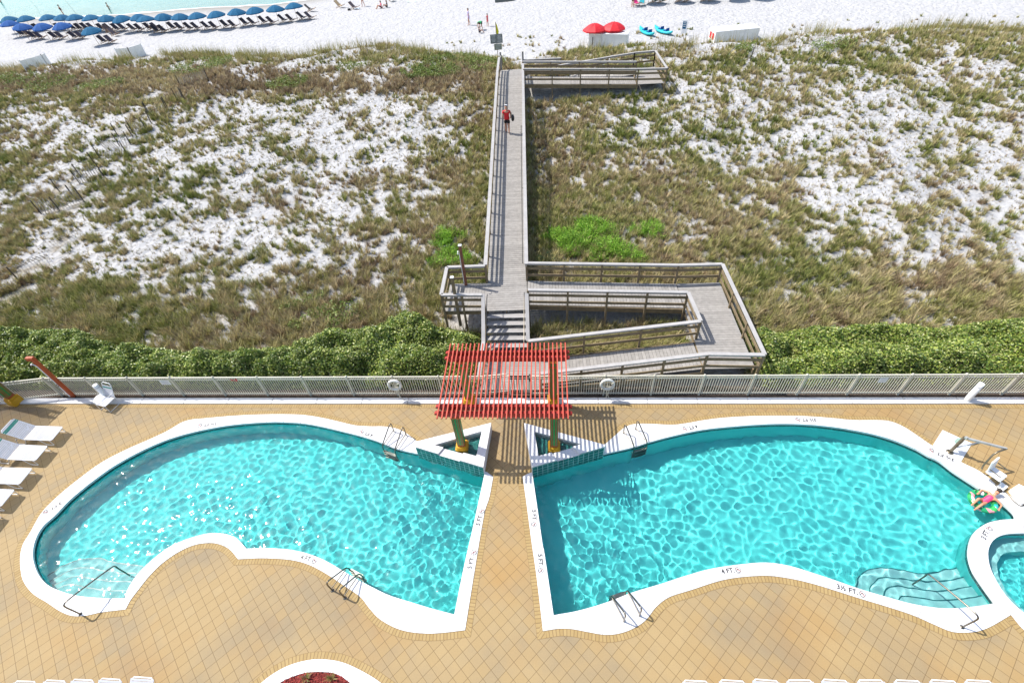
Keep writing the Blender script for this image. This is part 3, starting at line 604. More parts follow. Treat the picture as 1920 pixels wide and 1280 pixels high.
# sample in the view: plants stand in clumps on a jittered grid, each clump of one tone
def vis_scatter(n,rng,ymin=14,ymax=60):
    x,y=rng.uniform(-66,46,n),rng.uniform(ymin,ymax,n); px,py=w2p(x,y,terrain(x,y)); m=(px>-70)&(px<1990)&(py>-30); return x[m],y[m]
rng=np.random.default_rng(5)
def clumps(sp,jit,thr,rng):
    gx,gy=np.meshgrid(np.arange(-66,46,sp),np.arange(14,60,sp)); x=(gx+rng.uniform(-jit,jit,gx.shape)*sp).ravel(); y=(gy+rng.uniform(-jit,jit,gx.shape)*sp).ravel()
    px,py=w2p(x,y,terrain(x,y)); va=veg_amount(x,y)+rng.normal(0,.10,len(x)); m=(px>-70)&(px<1990)&(py>-30)&(va>thr)&~blocked(x,y)&~near_laths(x,y); return x[m],y[m],va[m]
def near_laths(x,y):
    m=np.zeros(np.shape(x),bool)
    for a,b in LATHS:
        ax,ay=G(*a,.6).xy; bx,by=G(*b,.6).xy; dx,dy=bx-ax,by-ay; t=np.clip(((x-ax)*dx+(y-ay)*dy)/(dx*dx+dy*dy),0,1); m|=((x-ax-t*dx)**2+(y-ay-t*dy)**2)<.32
    return m
LATHS=[((0,548),(38,528)),((22,505),(92,478)),((70,468),(138,438)),((78,402),(158,378)),((112,360),(196,332)),((190,300),(240,292)),((196,278),(246,272)),((222,256),(275,245)),((280,218),(314,208)),((340,165),(392,152))]
cx_,cy_,cva=clumps(.36,.48,-.03,rng)
fx_,fy_,fv_=clumps(.30,.48,.30,rng); cx_=np.concatenate([cx_,fx_]); cy_=np.concatenate([cy_,fy_]); cva=np.concatenate([cva,fv_])
tone=rng.random(len(cx_)); tone=np.clip(.62*tone+.38*(vnoise(cx_,cy_,31,3.5)*1.2-.1),0,1)
_,cpy=w2p(cx_,cy_,terrain(cx_,cy_)); cpx,_=w2p(cx_,cy_,terrain(cx_,cy_))
tone=np.where((cpy>126)&(cpy<180)&(cpx<905),np.clip(tone*.5+.52,0,1),tone)
ch_=np.interp(cva,[0,.12,.6],[.28,.42,.52])*rng.uniform(.65,1.3,len(cx_))*np.where(cy_<21,1.2,1.)
far=cy_>32
def clumpgrass(sel,nt_,nb,wd):
    x=np.repeat(cx_[sel],nt_); y=np.repeat(cy_[sel],nt_); h=np.repeat(ch_[sel],nt_)*rng.uniform(.6,1.1,len(x)); t=np.repeat(tone[sel],nt_); a=rng.uniform(0,6.28,len(x)); r=rng.random(len(x))**.6*.125; x=x+r*np.cos(a); y=y+r*np.sin(a)
    V,F=blades(np.stack([x,y,terrain(x,y)-.02],-1),h,nb,wd,.52,rng,spread=.05); return V,F,np.clip(np.repeat(t,nb*6)+0*V[:,0],0,1)
p1=clumpgrass(~far,4,12,.022); p2=clumpgrass(far,3,9,.036)
V=np.concatenate([p1[0],p2[0]]); F=np.concatenate([p1[1],p2[1]+len(p1[0])]); tn=np.concatenate([p1[2],p2[2]])
print('clumps',len(cx_),'faces',len(F))
o=npmesh('dune_grass',V,F,M_dune,attrs={'tone':tn}); tag(o,kind='stuff')
# little sprigs in the open sand
x,y=vis_scatter(60000,rng,16,58); va=veg_amount(x,y); m=(va<=0)&(va>-.6)&(cover(x,y)>.2)&~blocked(x,y); x,y=x[m],y[m]; z=terrain(x,y); P=np.stack([x,y,z-.01],-1)
o=grassobj('sparse_sprigs',[blades(P,np.full(len(x),.16),5,.02,.6,rng,spread=.05)],M_brown); tag(o,kind='stuff')
# tall sea oats along the crest
x=rng.uniform(-60,46,5200); y=dune_edge(x)+rng.normal(-.8,1.1,len(x)); m=((np.abs(x+3.2)>2.6))&(vnoise(x,y,41,2.)>.42); x,y=x[m],y[m]; z=terrain(x,y)
o=grassobj('sea_oats',[blades(np.stack([x,y,z],-1),rng.uniform(.6,1.25,len(x)),3,.022,.3,rng,spread=.25)],M_grass); tag(o,kind='stuff')
def leafcloud(P,size,rng,up=.4,asp=1.8):
    """bent leaves (two triangles pairs) at points P"""
    N=len(P); d=rng.normal(size=(N,3)); d[:,2]*=.6; d/=np.linalg.norm(d,axis=1)[:,None]; nrm=rng.normal(size=(N,3)); nrm[:,2]=np.abs(nrm[:,2])+up; s=np.cross(d,nrm); s/=np.linalg.norm(s,axis=1)[:,None]
    n2=np.cross(s,d); L=size*rng.uniform(.7,1.3,N); w_=L/asp
    a=P-d*(L/2)[:,None]; b=P+d*(L/2)[:,None]; c=P+s*(w_/2)[:,None]+n2*(w_*.18)[:,None]; e=P-s*(w_/2)[:,None]+n2*(w_*.18)[:,None]
    V=np.stack([a,c,b,e],1).reshape(-1,3); o=np.arange(N)*4; return V,np.concatenate([np.stack([o,o+1,o+2],-1),np.stack([o,o+2,o+3],-1)])
def hedge_top(x,y,x0,x1,yb,hgt,seed):
    f=np.clip((y-13.55)/.5,0,1)*np.clip((yb(x)-y)/.9,0,1); f=np.sqrt(np.clip(f,0,1))*np.clip((x-x0)/.7,0,1)**.5*np.clip((x1-x)/.7,0,1)**.5
    return f*(hgt+(vnoise(x,y,seed,1.3)-.45)*1.0+(vnoise(x,y,seed+1,.5)-.5)*.55)
M_twig_core=mat('dark_stems_and_hedge_core',(.03,.028,.018),.9,var=.4,scale=8)
def hedge(name,label,x0,x1,yb,hgt,n,seed):
    rng=np.random.default_rng(seed); ymax=max(yb(np.array([x0,(x0+x1)/2,x1])))+.4
    x=rng.uniform(x0,x1,n*2); y=rng.uniform(13.55,ymax,n*2); t=hedge_top(x,y,x0,x1,yb,hgt,seed); m=t>.12; x,y,t=x[m],y[m],t[m]
    z=t*(1-rng.random(len(x))**2*.55)+rng.normal(0,.035,len(x)); cl=vnoise(x,y,seed+3,.28); z=z+(cl-.5)*.22; g0=terrain(x,y); P=np.stack([x,y,g0+np.maximum(z,.03)],-1)
    V,F=leafcloud(P,.105,rng); o=npmesh(name,V,F,M_hedge); tag(o,label,'hedge')
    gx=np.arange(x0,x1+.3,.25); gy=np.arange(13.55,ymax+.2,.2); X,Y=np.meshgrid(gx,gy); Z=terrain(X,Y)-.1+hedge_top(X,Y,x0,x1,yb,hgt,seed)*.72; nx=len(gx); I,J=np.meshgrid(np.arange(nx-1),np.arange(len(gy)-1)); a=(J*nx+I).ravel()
    npmesh('stems_or_core',np.stack([X.ravel(),Y.ravel(),Z.ravel()],-1),np.stack([a,a+1,a+nx+1,a+nx],-1),M_twig_core,o,smooth=True); return o  # added dark core sheet under the leaves to close the gaps, not stems
ybl=lambda x: np.interp(x,[-34,-27,-24,-20.8,-18,-14.8,-13,-10.6,-8.3,-6.8,-5.3,-3],[17.6,17.3,17.4,16.1,15.9,15.6,15.9,16.8,17.4,18.2,17.1,16.9])
hedge('hedge','long dark green leafy hedge behind the fence, left of the stairs',-34,-3.1,ybl,1.05,150000,51)
ybr=lambda x: np.interp(x,[8,10,14,20,28],[16.8,16.8,16.9,17.,17.])
hedge('hedge','leafy green hedge behind the fence, right of the ramp',8.75,27,ybr,.95,70000,61)
def shrub(name,label,cat,c,r,h_,n,size,m_,seed,grp=None,asp=2.4,shoots=True):
    rng=np.random.default_rng(seed); nc=max(4,int(r*r*9)); e=empty(name,(c.x,c.y,float(terrain(c.x,c.y))-.03),0,label,cat,grp)
    a=rng.uniform(0,6.28,nc); rr=r*np.sqrt(rng.random(nc))*.85; cx,cy=rr*np.cos(a),rr*np.sin(a); cr=rng.uniform(.16,.34,nc)*min(1,r+.3); ch=h_*(1-.5*(rr/r)**2)*rng.uniform(.6,1.05,nc)
    k=rng.integers(0,nc,n); d=rng.normal(size=(n,3)); d/=np.linalg.norm(d,axis=1)[:,None]; q=rng.random(n)**.35
    P=np.stack([cx[k]+d[:,0]*cr[k]*q,cy[k]+d[:,1]*cr[k]*q,ch[k]*.62+d[:,2]*ch[k]*.42*q],-1); P[:,2]=np.maximum(P[:,2],.02)
    if shoots:
        k2=int(r*r*150); a=rng.uniform(0,6.28,k2); rr=r*np.sqrt(rng.random(k2)); wob=1+.25*np.sin(3*a+seed); x,y=rr*wob*np.cos(a)*1.25,rr*wob*np.sin(a); hh=h_*(1-.45*(rr/r)**2)*rng.uniform(.55,1.1,k2)
        V1,F1=blades(np.stack([x,y,np.zeros(k2)],-1),hh,11,.045,.55,rng,spread=.13); k3=k2*9; j=rng.integers(0,k2,k3); P=np.stack([x[j]+rng.normal(0,.08,k3),y[j]+rng.normal(0,.08,k3),hh[j]*rng.uniform(.45,1.,k3)],-1); V2,F2=leafcloud(P,.11,rng,asp=3.)
        V=np.concatenate([V1,V2]); F=np.concatenate([F1,np.concatenate([F2,F2[:,2:]],1)+len(V1)]) if False else F1
        npmesh('leaves',V1,F1,m_,e); npmesh('leaves',V2,F2,m_,e)
    else:
        V,F=leafcloud(P,size,rng,asp=asp); npmesh('leaves',V,F,m_,e)
    st=MB()
    for i in range(nc): st.tube([(0+cx[i]*.3,cy[i]*.3,0),(cx[i]*.8,cy[i]*.8,ch[i]*.4),(cx[i],cy[i],ch[i]*.8)],[.018,.012,.006],5)
    st.build('stems_or_core',M_twig_core,e)['kind']='stuff'; return e
SH=[((1075,452),1.0,.8,'bushy bright green shrub nearest the boardwalk, behind the wheelchair ramp'),((1112,428),1.0,.8,'bright green shrub at the middle of the clump behind the ramp'),((1145,465),1.0,.75,'broad bright green shrub touching the ramp rail'),((1188,480),.6,.55,'low bright green shrub at the right end of the ramp clump'),((1216,430),.75,.7,'round bright green shrub standing apart right of the clump'),((1048,440),.7,.65,'small bright green shrub in the shade beside the boardwalk')]
def GT(px,py,dz=0.):
    z=0.
    for _ in range(12): p=G(px,py,z); z=.5*z+.5*(float(terrain(p.x,p.y))+dz)
    return G(px,py,z)
for i,((px,py),r,h_,lb) in enumerate(SH): shrub('green_shrub',lb,'shrub',GT(px,py,.2),r,h_,int(5600*r),.12,M_shrub,70+i,'bright green dune shrubs',3.2)
for i,((px,py),r,h_,lb) in enumerate([((838,440),.8,.6,'bright green shrub left of the boardwalk, above the side landing'),((845,478),.9,.6,'bright green shrub directly behind the side landing rail'),((1030,480),.45,.5,'blue green shrub in the boardwalk shade behind the ramp rail')]): shrub('green_shrub',lb,'shrub',GT(px,py,.2),r,h_,2200,.12,(M_shrub,M_shrub,M_shrub2)[i],90+i,'bright green dune shrubs',3.)
rng=np.random.default_rng(99)
for i,(px,py,r,n) in enumerate([(868,125,2.6,5200),(800,140,1.5,1800),(790,205-60,1.,900),(540,158,1.3,1500),(80,160,2.2,2600),(190,165,1.6,1500),(30,150,1.6,1500),(380,128,2.2,2200),(660,130,1.,600),(1560,92,1.2,1000),(1410,95,1.,900),(600,590,1.4,1200)]):
    c=GT(px,py); a=rng.uniform(0,6.28,n); rr=r*np.sqrt(rng.random(n)); x=c.x+rr*np.cos(a)*1.5; y=c.y+rr*np.sin(a); m=vnoise(x,y,120,.7)>.4; x,y=x[m],y[m]; P=np.stack([x,y,terrain(x,y)+rng.uniform(.15,.5,len(x))],-1); V,F=leafcloud(P,.16,rng,asp=2.2)
    if i==0: VV,FF=[V],[F]; tot=len(V)
    else: VV.append(V); FF.append(F+tot); tot+=len(V)
tag(npmesh('green_ground_creeper',np.concatenate(VV),np.concatenate(FF),M_creep),kind='stuff')
# grass growing up through the ramp opening and along the boardwalk's right flank
x=rng.uniform(-.4,5.8,420); y=rng.uniform(15.6,17.2,420); m=(vnoise(x,y,77,.8)>.5)|(y<15.9); x,y=x[m],y[m]
o=grassobj('tall_ramp_grass',[blades(np.stack([x,y,terrain(x,y)],-1),rng.uniform(.5,.85,len(x)),14,.022,.9,rng,spread=.15)],M_grass); tag(o,kind='stuff')
for i,(px,py,lb) in enumerate([(575,1272,'spiky green plant on the left of the red mulch planter'),(622,1272,'spiky green plant right of centre in the red mulch planter')]):
    c=G(px,py,0); e=empty('spiky_plant',c,0,lb,'plant','plants in the red mulch planter'); V,F=blades(np.zeros((1,3)),np.array([.24]),34,.02,.7,rng,spread=.05); npmesh('leaves',V,F,M_grass,e)

# ================================================================== BOARDWALK AND RAMPS
V3=lambda x,y,z:Vector((x,y,z))
def planks(mb,p,q,width,th=.035,pw=.14,gap=.008,along=True):
    """deck boards laid across the run p->q (centre line on the top surface)"""
    p,q=Vector(p),Vector(q); d=q-p; L=d.length; d.normalize(); n=int(L/(pw+gap))
    for i in range(n):
        c=p+d*((i+.5)*L/n); mb.beam(c-d*(pw/2)-Vector((0,0,th/2)),c+d*(pw/2)-Vector((0,0,th/2)),width+random.uniform(-.006,.006),th)
def rail_run(root,a,b,h=1.05,posts=None,mid=(.30,.68),side=0.,capw=.165,ends=True,mat_cap=None,lower_z=None,kick=False):
    """one straight run of railing from a to b (points on the deck surface, under the cap centre)"""
    a,b=Vector(a),Vector(b); d=(b-a); L=d.length; up=Vector((0,0,1))
    mb=MB(); mb.beam(a+up*(h-.02),b+up*(h-.02),capw,.04); mb.beam(a+up*(h-.10),b+up*(h-.10),.04,.10); mb.build('handrail',mat_cap or M_cap,root,bevel=.004)
    for m in mid: q=MB(); q.beam(a+up*h*m,b+up*h*m,.038,.13); q.build('rail',M_timber,root)
    n=posts or max(2,int(round(L/1.9))+1)
    for i in range(n):
        t=i/(n-1); 
        if not ends and i in(0,n-1): continue
        p=a+d*t; q=MB(); g0=float(terrain(p.x,p.y))-.3; q.beam(Vector((p.x,p.y,min(g0,p.z-.3))),p+up*(h-.05),.09,.09,up=(0,1,0)); q.build('post',M_timber,root)
bw=empty('boardwalk',(boardwalk_c(30),30,0),0,'long straight raised grey boardwalk running from the stairs to the beach','boardwalk')
def W(o): # re-base children of a root whose geometry was written in world coordinates
    for ch in o.children_recursive:
        if ch.parent==o: ch.matrix_parent_inverse=Matrix.Translation(-o.location)
zd=lambda y: float(np.interp(y,[17,20,26,33,41.5,45.8],[1.25,1.25,1.75,2.35,2.9,2.72]))
cx=boardwalk_c; knots=[19.2,22,26,30,33,37,41.5,45.8]
mb=MB(); 
for a_,b_ in zip(knots[:-1],knots[1:]): planks(mb,(cx(a_),a_,zd(a_)),(cx(b_),b_,zd(b_)),1.93)
planks(mb,(cx(17.2)-.0,17.18,1.25),(cx(19.2),19.2,1.25),1.93)
mb.build('deck_boards',M_wood,bw)
mb=MB()
for a_,b_ in zip([17.2]+knots[:-1],knots):
    for s in(-.88,0,.88): mb.beam((cx(a_)+s,a_,zd(a_)-.15),(cx(b_)+s,b_,zd(b_)-.15),.05,.22)
mb.build('joist_frame',M_timber,bw)
for s,y0,y1 in((-1,19.3,45.6),(1,19.3,43.6)):
    ks=[y0]+[k for k in knots if y0+.5<k<y1-.5]+[y1]
    mbc=MB(); mbr=[MB(),MB()]
    for a_,b_ in zip(ks[:-1],ks[1:]):
        A=V3(cx(a_)+s*.98,a_,zd(a_)); B=V3(cx(b_)+s*.98,b_,zd(b_)); u=V3(0,0,1)
        mbc.beam(A+u*1.03,B+u*1.03,.18,.04); mbc.beam(A+u*.95,B+u*.95,.04,.10)
        for q,m in zip(mbr,(.32,.68)): q.beam(A+u*m,B+u*m,.038,.13)
    mbc.build('handrail',M_cap,bw); [q.build('rail',M_timber,bw) for q in mbr]
    for y in np.arange(y0+.05,y1+.1,1.87):
        q=MB(); p=V3(cx(y)+s*.98,y,0); q.beam((p.x,p.y,float(terrain(p.x,y))-.3),(p.x,p.y,zd(y)+1.0),.09,.09,up=(0,1,0)); q.build('post',M_timber,bw)
# grab rail on the inner right, posts at the beach end
q=MB(); A=[V3(cx(y)+.80,y,zd(y)+.88) for y in(19.6,22,26,30,33)]; q.tube(A,.02,6); 
for p in(A[0],A[2],A[4]): q.tube([p,p+V3(.16,0,-.12)],.012,5)
q.build('grab_rail',M_steel,bw)
for sx,yy,hh_ in((-.88,46.1,1.25),(.98,45.6,1.35)):
    q=MB(); p=V3(cx(yy)+sx,yy,2.2); q.beam(p,p+V3(0,0,hh_+.55),.14,.14,up=(0,1,0)); q.build('post',M_wood,bw,bevel=.01)
q=MB(); q.tube([V3(cx(45.6)-.88,45.5,3.7),V3(cx(46)-.86,46.2,3.75),V3(cx(46)-.86,46.9,3.3),V3(cx(46)-.86,47.4,2.7)],.05,8); q.build('handrail',M_wood,bw)
W(bw)
# side landing with foot-shower posts
sl=empty('side_landing',(-3.9,18.2,0),0,'small square timber landing left of the stairs with two shower posts','deck')
mb=MB(); 
for i in range(13): mb.box((-4.78+i*.148,18.2,1.23),(.14,2.0,.035))
mb.build('deck_boards',M_wood,sl); mb=MB()
for yy in(17.25,18.2,19.15): mb.beam((-4.85,yy,1.1),(-2.95,yy,1.1),.05,.22)
mb.build('joist_frame',M_timber,sl)
rail_run(sl,(-4.86,19.2,1.25),(-3.02,19.25,1.25),posts=2); rail_run(sl,(-4.84,17.16,1.25),(-4.86,19.2,1.25),posts=2,ends=False); rail_run(sl,(-4.84,17.16,1.25),(-2.98,17.12,1.25),posts=3); W(sl)
for i,(x_,y_,hh_,lb,mm) in enumerate([(-4.05,19.1,2.35,'reddish shower post with white head at the back of the side landing',M_timber),(-4.22,17.2,2.15,'plain timber shower post with pale cap at the front of the side landing',M_timber)]):
    e=empty('shower_post',(x_,y_,1.2 if i==0 else .3),0,lb,'shower','shower posts on the side landing'); z0=0; tp=hh_ if i==0 else hh_+.75
    q=MB(); q.box((0,0,tp/2),(.13,.11,tp)); q.build('post',M_timber if i else mat('rusty_stained_timber',(.25,.10,.06),.8,var=.3,island=.1),e,bevel=.008)
    q=MB(); q.box((0,0,tp+.02),(.16,.14,.04)); q.build('cap',M_white,e,bevel=.006)
    if i==0: q=MB(); q.tube([(-.07,-.06,.2),(-.07,-.06,tp-.25),(-.10,-.16,tp-.18),(-.10,-.22,tp-.26)],.018,6); q.lathe([(.015,.03),(.045,0),(.0,0)],(-.10,-.23,tp-.30),10); q.build('shower_pipe',M_white,e)
# stairs down to the pool gate
stx=lambda y:boardwalk_c(y); st=empty('stairs',(stx(16.2),16.2,0),0,'wide grey timber stairs from the boardwalk down to the pool gate','stairs')
nst=6; y0_,y1_=17.18,15.45
for i in range(1,nst+1):
    z=1.25-i*1.15/(nst+.0); y=y0_-(i-.5)*(y0_-y1_)/nst
    q=MB(); q.box((stx(y),y-.07,z-.02),(1.86,.135,.038)); q.box((stx(y),y+.075,z-.02),(1.86,.135,.038)); q.build('tread',M_cap,st)
for s in(-.96,.96): 
    q=MB(); q.beam((stx(16.3)+s,y0_+.02,1.08),(stx(16.3)+s,y1_-.1,-.02),.045,.28); q.build('stringer',M_timber,st)
    A=V3(stx(17.1)+s*1.02,17.15,1.25); B=V3(stx(15.4)+s*1.02,15.3,.10); rail_run(st,A,B,posts=2)
    if s<0: rail_run(st,B,V3(B.x-.02,13.35,.08),posts=2,mid=(.4,),ends=False)
q=MB(); g_=V3(stx(16.4)+.83,0,0); q.tube([V3(g_.x,17.5,2.05),V3(g_.x,17.15,2.08),V3(g_.x,15.5,1.02),V3(g_.x,15.2,1.0)],.02,6); q.tube([V3(g_.x-1.68,17.4,2.05),V3(g_.x-1.68,17.15,2.08),V3(g_.x-1.68,15.3,.92)],.02,6); q.build('grab_rail',M_steel,st); W(st)
lp=empty('lower_landing',(-1.6,14.4,0),0,'low grey plank landing between the stairs and the pool fence','deck')
mb=MB()
for i in range(13): mb.box((-1.6,13.42+i*.15+.07,.075),(2.7,.14,.04))
mb.build('deck_boards',M_wood,lp); W(lp)
# switchback wheelchair ramp on the right
rp=empty('wheelchair_ramp',(4,16.5,0),0,'grey timber switchback wheelchair ramp right of the stairs','ramp')
mb=MB(); planks(mb,(-1.02,18.45,1.25),(6.2,18.5,.85),1.75); planks(mb,(7.25,19.45,.82),(7.35,13.95,.8),2.05)
planks(mb,(6.25,14.68,.8),(-.3,14.35,.12),1.5); mb.build('deck_boards',M_wood,rp)
mb=MB()
for y_ in(17.58,19.36): mb.beam((-1.0,y_,1.08),(6.2,y_,.68),.05,.26)
for x_ in(6.3,8.3): mb.beam((x_,19.45,.66),(x_,13.9,.66),.05,.26)
for y_ in(13.75,15.5): mb.beam((6.3,y_,.66),(-.3,y_-.3,.0),.05,.24)
mb.build('joist_frame',M_timber,rp)
rail_run(rp,(-1.05,19.4,1.25),(6.15,19.5,.87),posts=5); rail_run(rp,(6.15,19.5,.87),(8.2,19.58,.82),posts=2,ends=False)
rail_run(rp,(8.2,19.58,.82),(8.4,13.75,.8),posts=4); rail_run(rp,(8.4,13.75,.8),(6.25,13.82,.8),posts=2,ends=False); rail_run(rp,(6.25,13.82,.8),(-.35,13.42,.12),posts=5)
rail_run(rp,(-.92,17.4,1.25),(6.2,17.5,.87),posts=5); rail_run(rp,(6.2,17.5,.87),(6.36,15.66,.84),posts=2,ends=False); rail_run(rp,(6.36,15.66,.84),(-.90,15.28,.14),posts=4)
W(rp)
# beach switchback at the far end
bp=empty('beach_ramp',(3,43,2),0,'far timber switchback ramp at the beach end of the boardwalk','ramp')
mb=MB(); planks(mb,(-1.8,42.4,2.95),(6.9,42.45,2.55),1.7); planks(mb,(8.0,41.6,2.52),(7.95,45.5,2.5),1.9); planks(mb,(7.0,44.6,2.5),(.4,44.5,1.95),1.5); mb.build('deck_boards',M_wood,bp)
mb=MB()
for y_ in(41.55,43.3): mb.beam((-1.8,y_,2.78),(6.9,y_,2.38),.05,.26)
for x_ in(7.0,8.95): mb.beam((x_,41.55,2.36),(x_,45.6,2.34),.05,.24)
mb.build('joist_frame',M_timber,bp)
rail_run(bp,(-1.75,41.56,2.95),(6.93,41.58,2.55),posts=5,h=1.1); rail_run(bp,(6.93,41.58,2.55),(9.05,41.51,2.52),posts=2,ends=False,h=1.1); rail_run(bp,(9.05,41.51,2.52),(8.85,45.9,2.5),posts=3,h=1.1)
rail_run(bp,(8.85,45.9,2.5),(7.16,45.7,2.5),posts=2,h=1.1); rail_run(bp,(7.16,45.7,2.5),(.8,45.2,1.95),posts=4,h=1.1,mid=(.6,)); rail_run(bp,(-1.9,43.5,2.9),(7.05,43.45,2.5),posts=5,h=1.1)
rail_run(bp,(-1.9,45.6,2.5),(1.2,45.9,2.4),posts=2,h=1.0,mid=(.5,)); W(bp)

# ================================================================== POOL FENCE
FY=13.22; fe=empty('fence',(0,FY,0),0,'long cream metal picket fence along the back of the pool deck','fence')
def fence_bay(p,q,first=True,root=None,pick=True):
    p,q=Vector(p),Vector(q); d=(q-p); L=d.length; u=V3(0,0,1)
    mb=MB(); mb.beam(p+u*1.2,q+u*1.2,.045,.05); mb.beam(p+u*1.06,q+u*1.06,.035,.04); mb.beam(p+u*.12,q+u*.12,.035,.045)
    n=int(round(L/.102))
    for i in range(1,n): c=p+d*(i/n); mb.beam(c+u*.05,c+u*1.19,.027,.02,up=(0,1,0))
    mb.build('picket_panel',M_cream,root or fe)
def fence_post(p,root=None):
    p=Vector(p); mb=MB(); mb.beam(p-V3(0,0,.1),p+V3(0,0,1.22),.065,.065,up=(0,1,0)); mb.lathe([(.0,.035),(.03,.025),(.038,0),(.045,-.012)],(p.x,p.y,1.25),10); mb.box((p.x,p.y,1.225),(.08,.08,.015)); mb.build('post',M_cream,root or fe)
xsR=[13.91+1.945*k for k in range(-8,6)]; 
for a_,b_ in zip(xsR[:-1],xsR[1:]): fence_bay((a_,FY,0),(b_,FY,0))
for a_ in xsR: fence_post((a_,FY,0))
fence_bay((-.78,FY,0),(xsR[0],FY,0)); fence_post((-.78,FY,0))
xsL=[-2.62-1.945*k for k in range(0,11)]
for a_,b_ in zip(xsL[:-1],xsL[1:]): fence_bay((a_,FY,0),(b_,FY,0))
for a_ in xsL: fence_post((a_,FY,0))
fence_bay((xsL[-1],FY,0),(-23.9,12.95,0)); fence_post((-23.9,12.95,0)); fence_bay((-23.9,12.95,0),(-27,12.3,0)); fence_post((-27,12.3,0)); fence_bay((-27,12.3,0),(-30,11.6,0))
W(fe)
gt=empty('gate',(-2.5,FY,0),0,'cream picket gate leaf standing ajar under the pergola','gate')
fence_bay((-2.55,FY+.03,0),(-1.75,FY+.12,0),root=gt)
q=MB(); q.box((-.80,FY-.03,1.02),(.05,.06,.16)); q.lathe([(0,0),(.03,0),(.03,.05),(0,.05)],(-.80,FY,1.26),10); q.build('latch',M_rubber,gt); W(gt)
for i,(px,lb) in enumerate([(740,'white ring life buoy on the fence left of the pergola'),(1139,'white ring life buoy on the fence right of the pergola')]):
    c=G(px,718,1.0); x_=c.x; e=empty('life_buoy',(x_,FY-.20,.95),0,lb,'life buoy','ring buoys hung on the pool fence')
    q=MB(); q.tube([(.25*math.cos(a),-.03+.03*math.sin(a),.25*math.sin(a)) for a in np.linspace(0,2*math.pi,29)[:-1]],.055,10,closed=True); q.build('ring',mat('old_white_foam',(.66,.65,.60),.6,var=.1,scale=12),e)
    q=MB()
    for a in(.7,2.3,3.9,5.5): q.tube([((.25+.075*math.cos(b))*math.cos(a),-.10,(.25+.075*math.cos(b))*math.sin(a)) for b in(0,3.14)],.02,5)
    q.build('strap',M_cream,e)
    q=MB(); q.tube([(.02,.06,.26),(.02,.02,-.85)],.02,6); q.tube([(.25*math.cos(a)*.6+.04,.0,-.05+.12*math.sin(a)) for a in np.linspace(0,6.28,12)],.012,5); q.tube([(.06,0,-.15),(.10,-.05,-.4),(.05,-.06,-.62),(.12,-.05,-.85),(.3,-.15,-.93)],.012,5); q.build('rope_hanger',M_cream,e)
for i,(px,py,lb,cc) in enumerate([(308,716,'pale rules sign wired to the left stretch of fence',1),(1659,713,'small pale sign wired to the right stretch of fence',0)]):
    c=G(px,py,1.0); e=empty('fence_sign',(c.x,FY-.04,.93),0,lb,'sign'); q=MB(); q.box((0,0,0),(.42 if cc else .3,.012,.26)); q.build('plate',M_white,e); q=MB()
    for k in range(5): q.box((0,-.008,.09-k*.045),(.34 if cc else .24,.003,.012))
    q.build('lettering',M_joint,e)
q=MB(); q.beam((-13.55,FY-.03,1.0),(-13.38,FY-.03,1.14),.03,.01); q.beam((-13.55,FY-.03,1.14),(-13.38,FY-.03,1.0),.03,.01); q.box((-13.3,FY-.03,1.07),(.06,.02,.14)); tag(q.build('red_ribbon',M_red),'small red cloth tied to the fence beside the rules sign','ribbon')

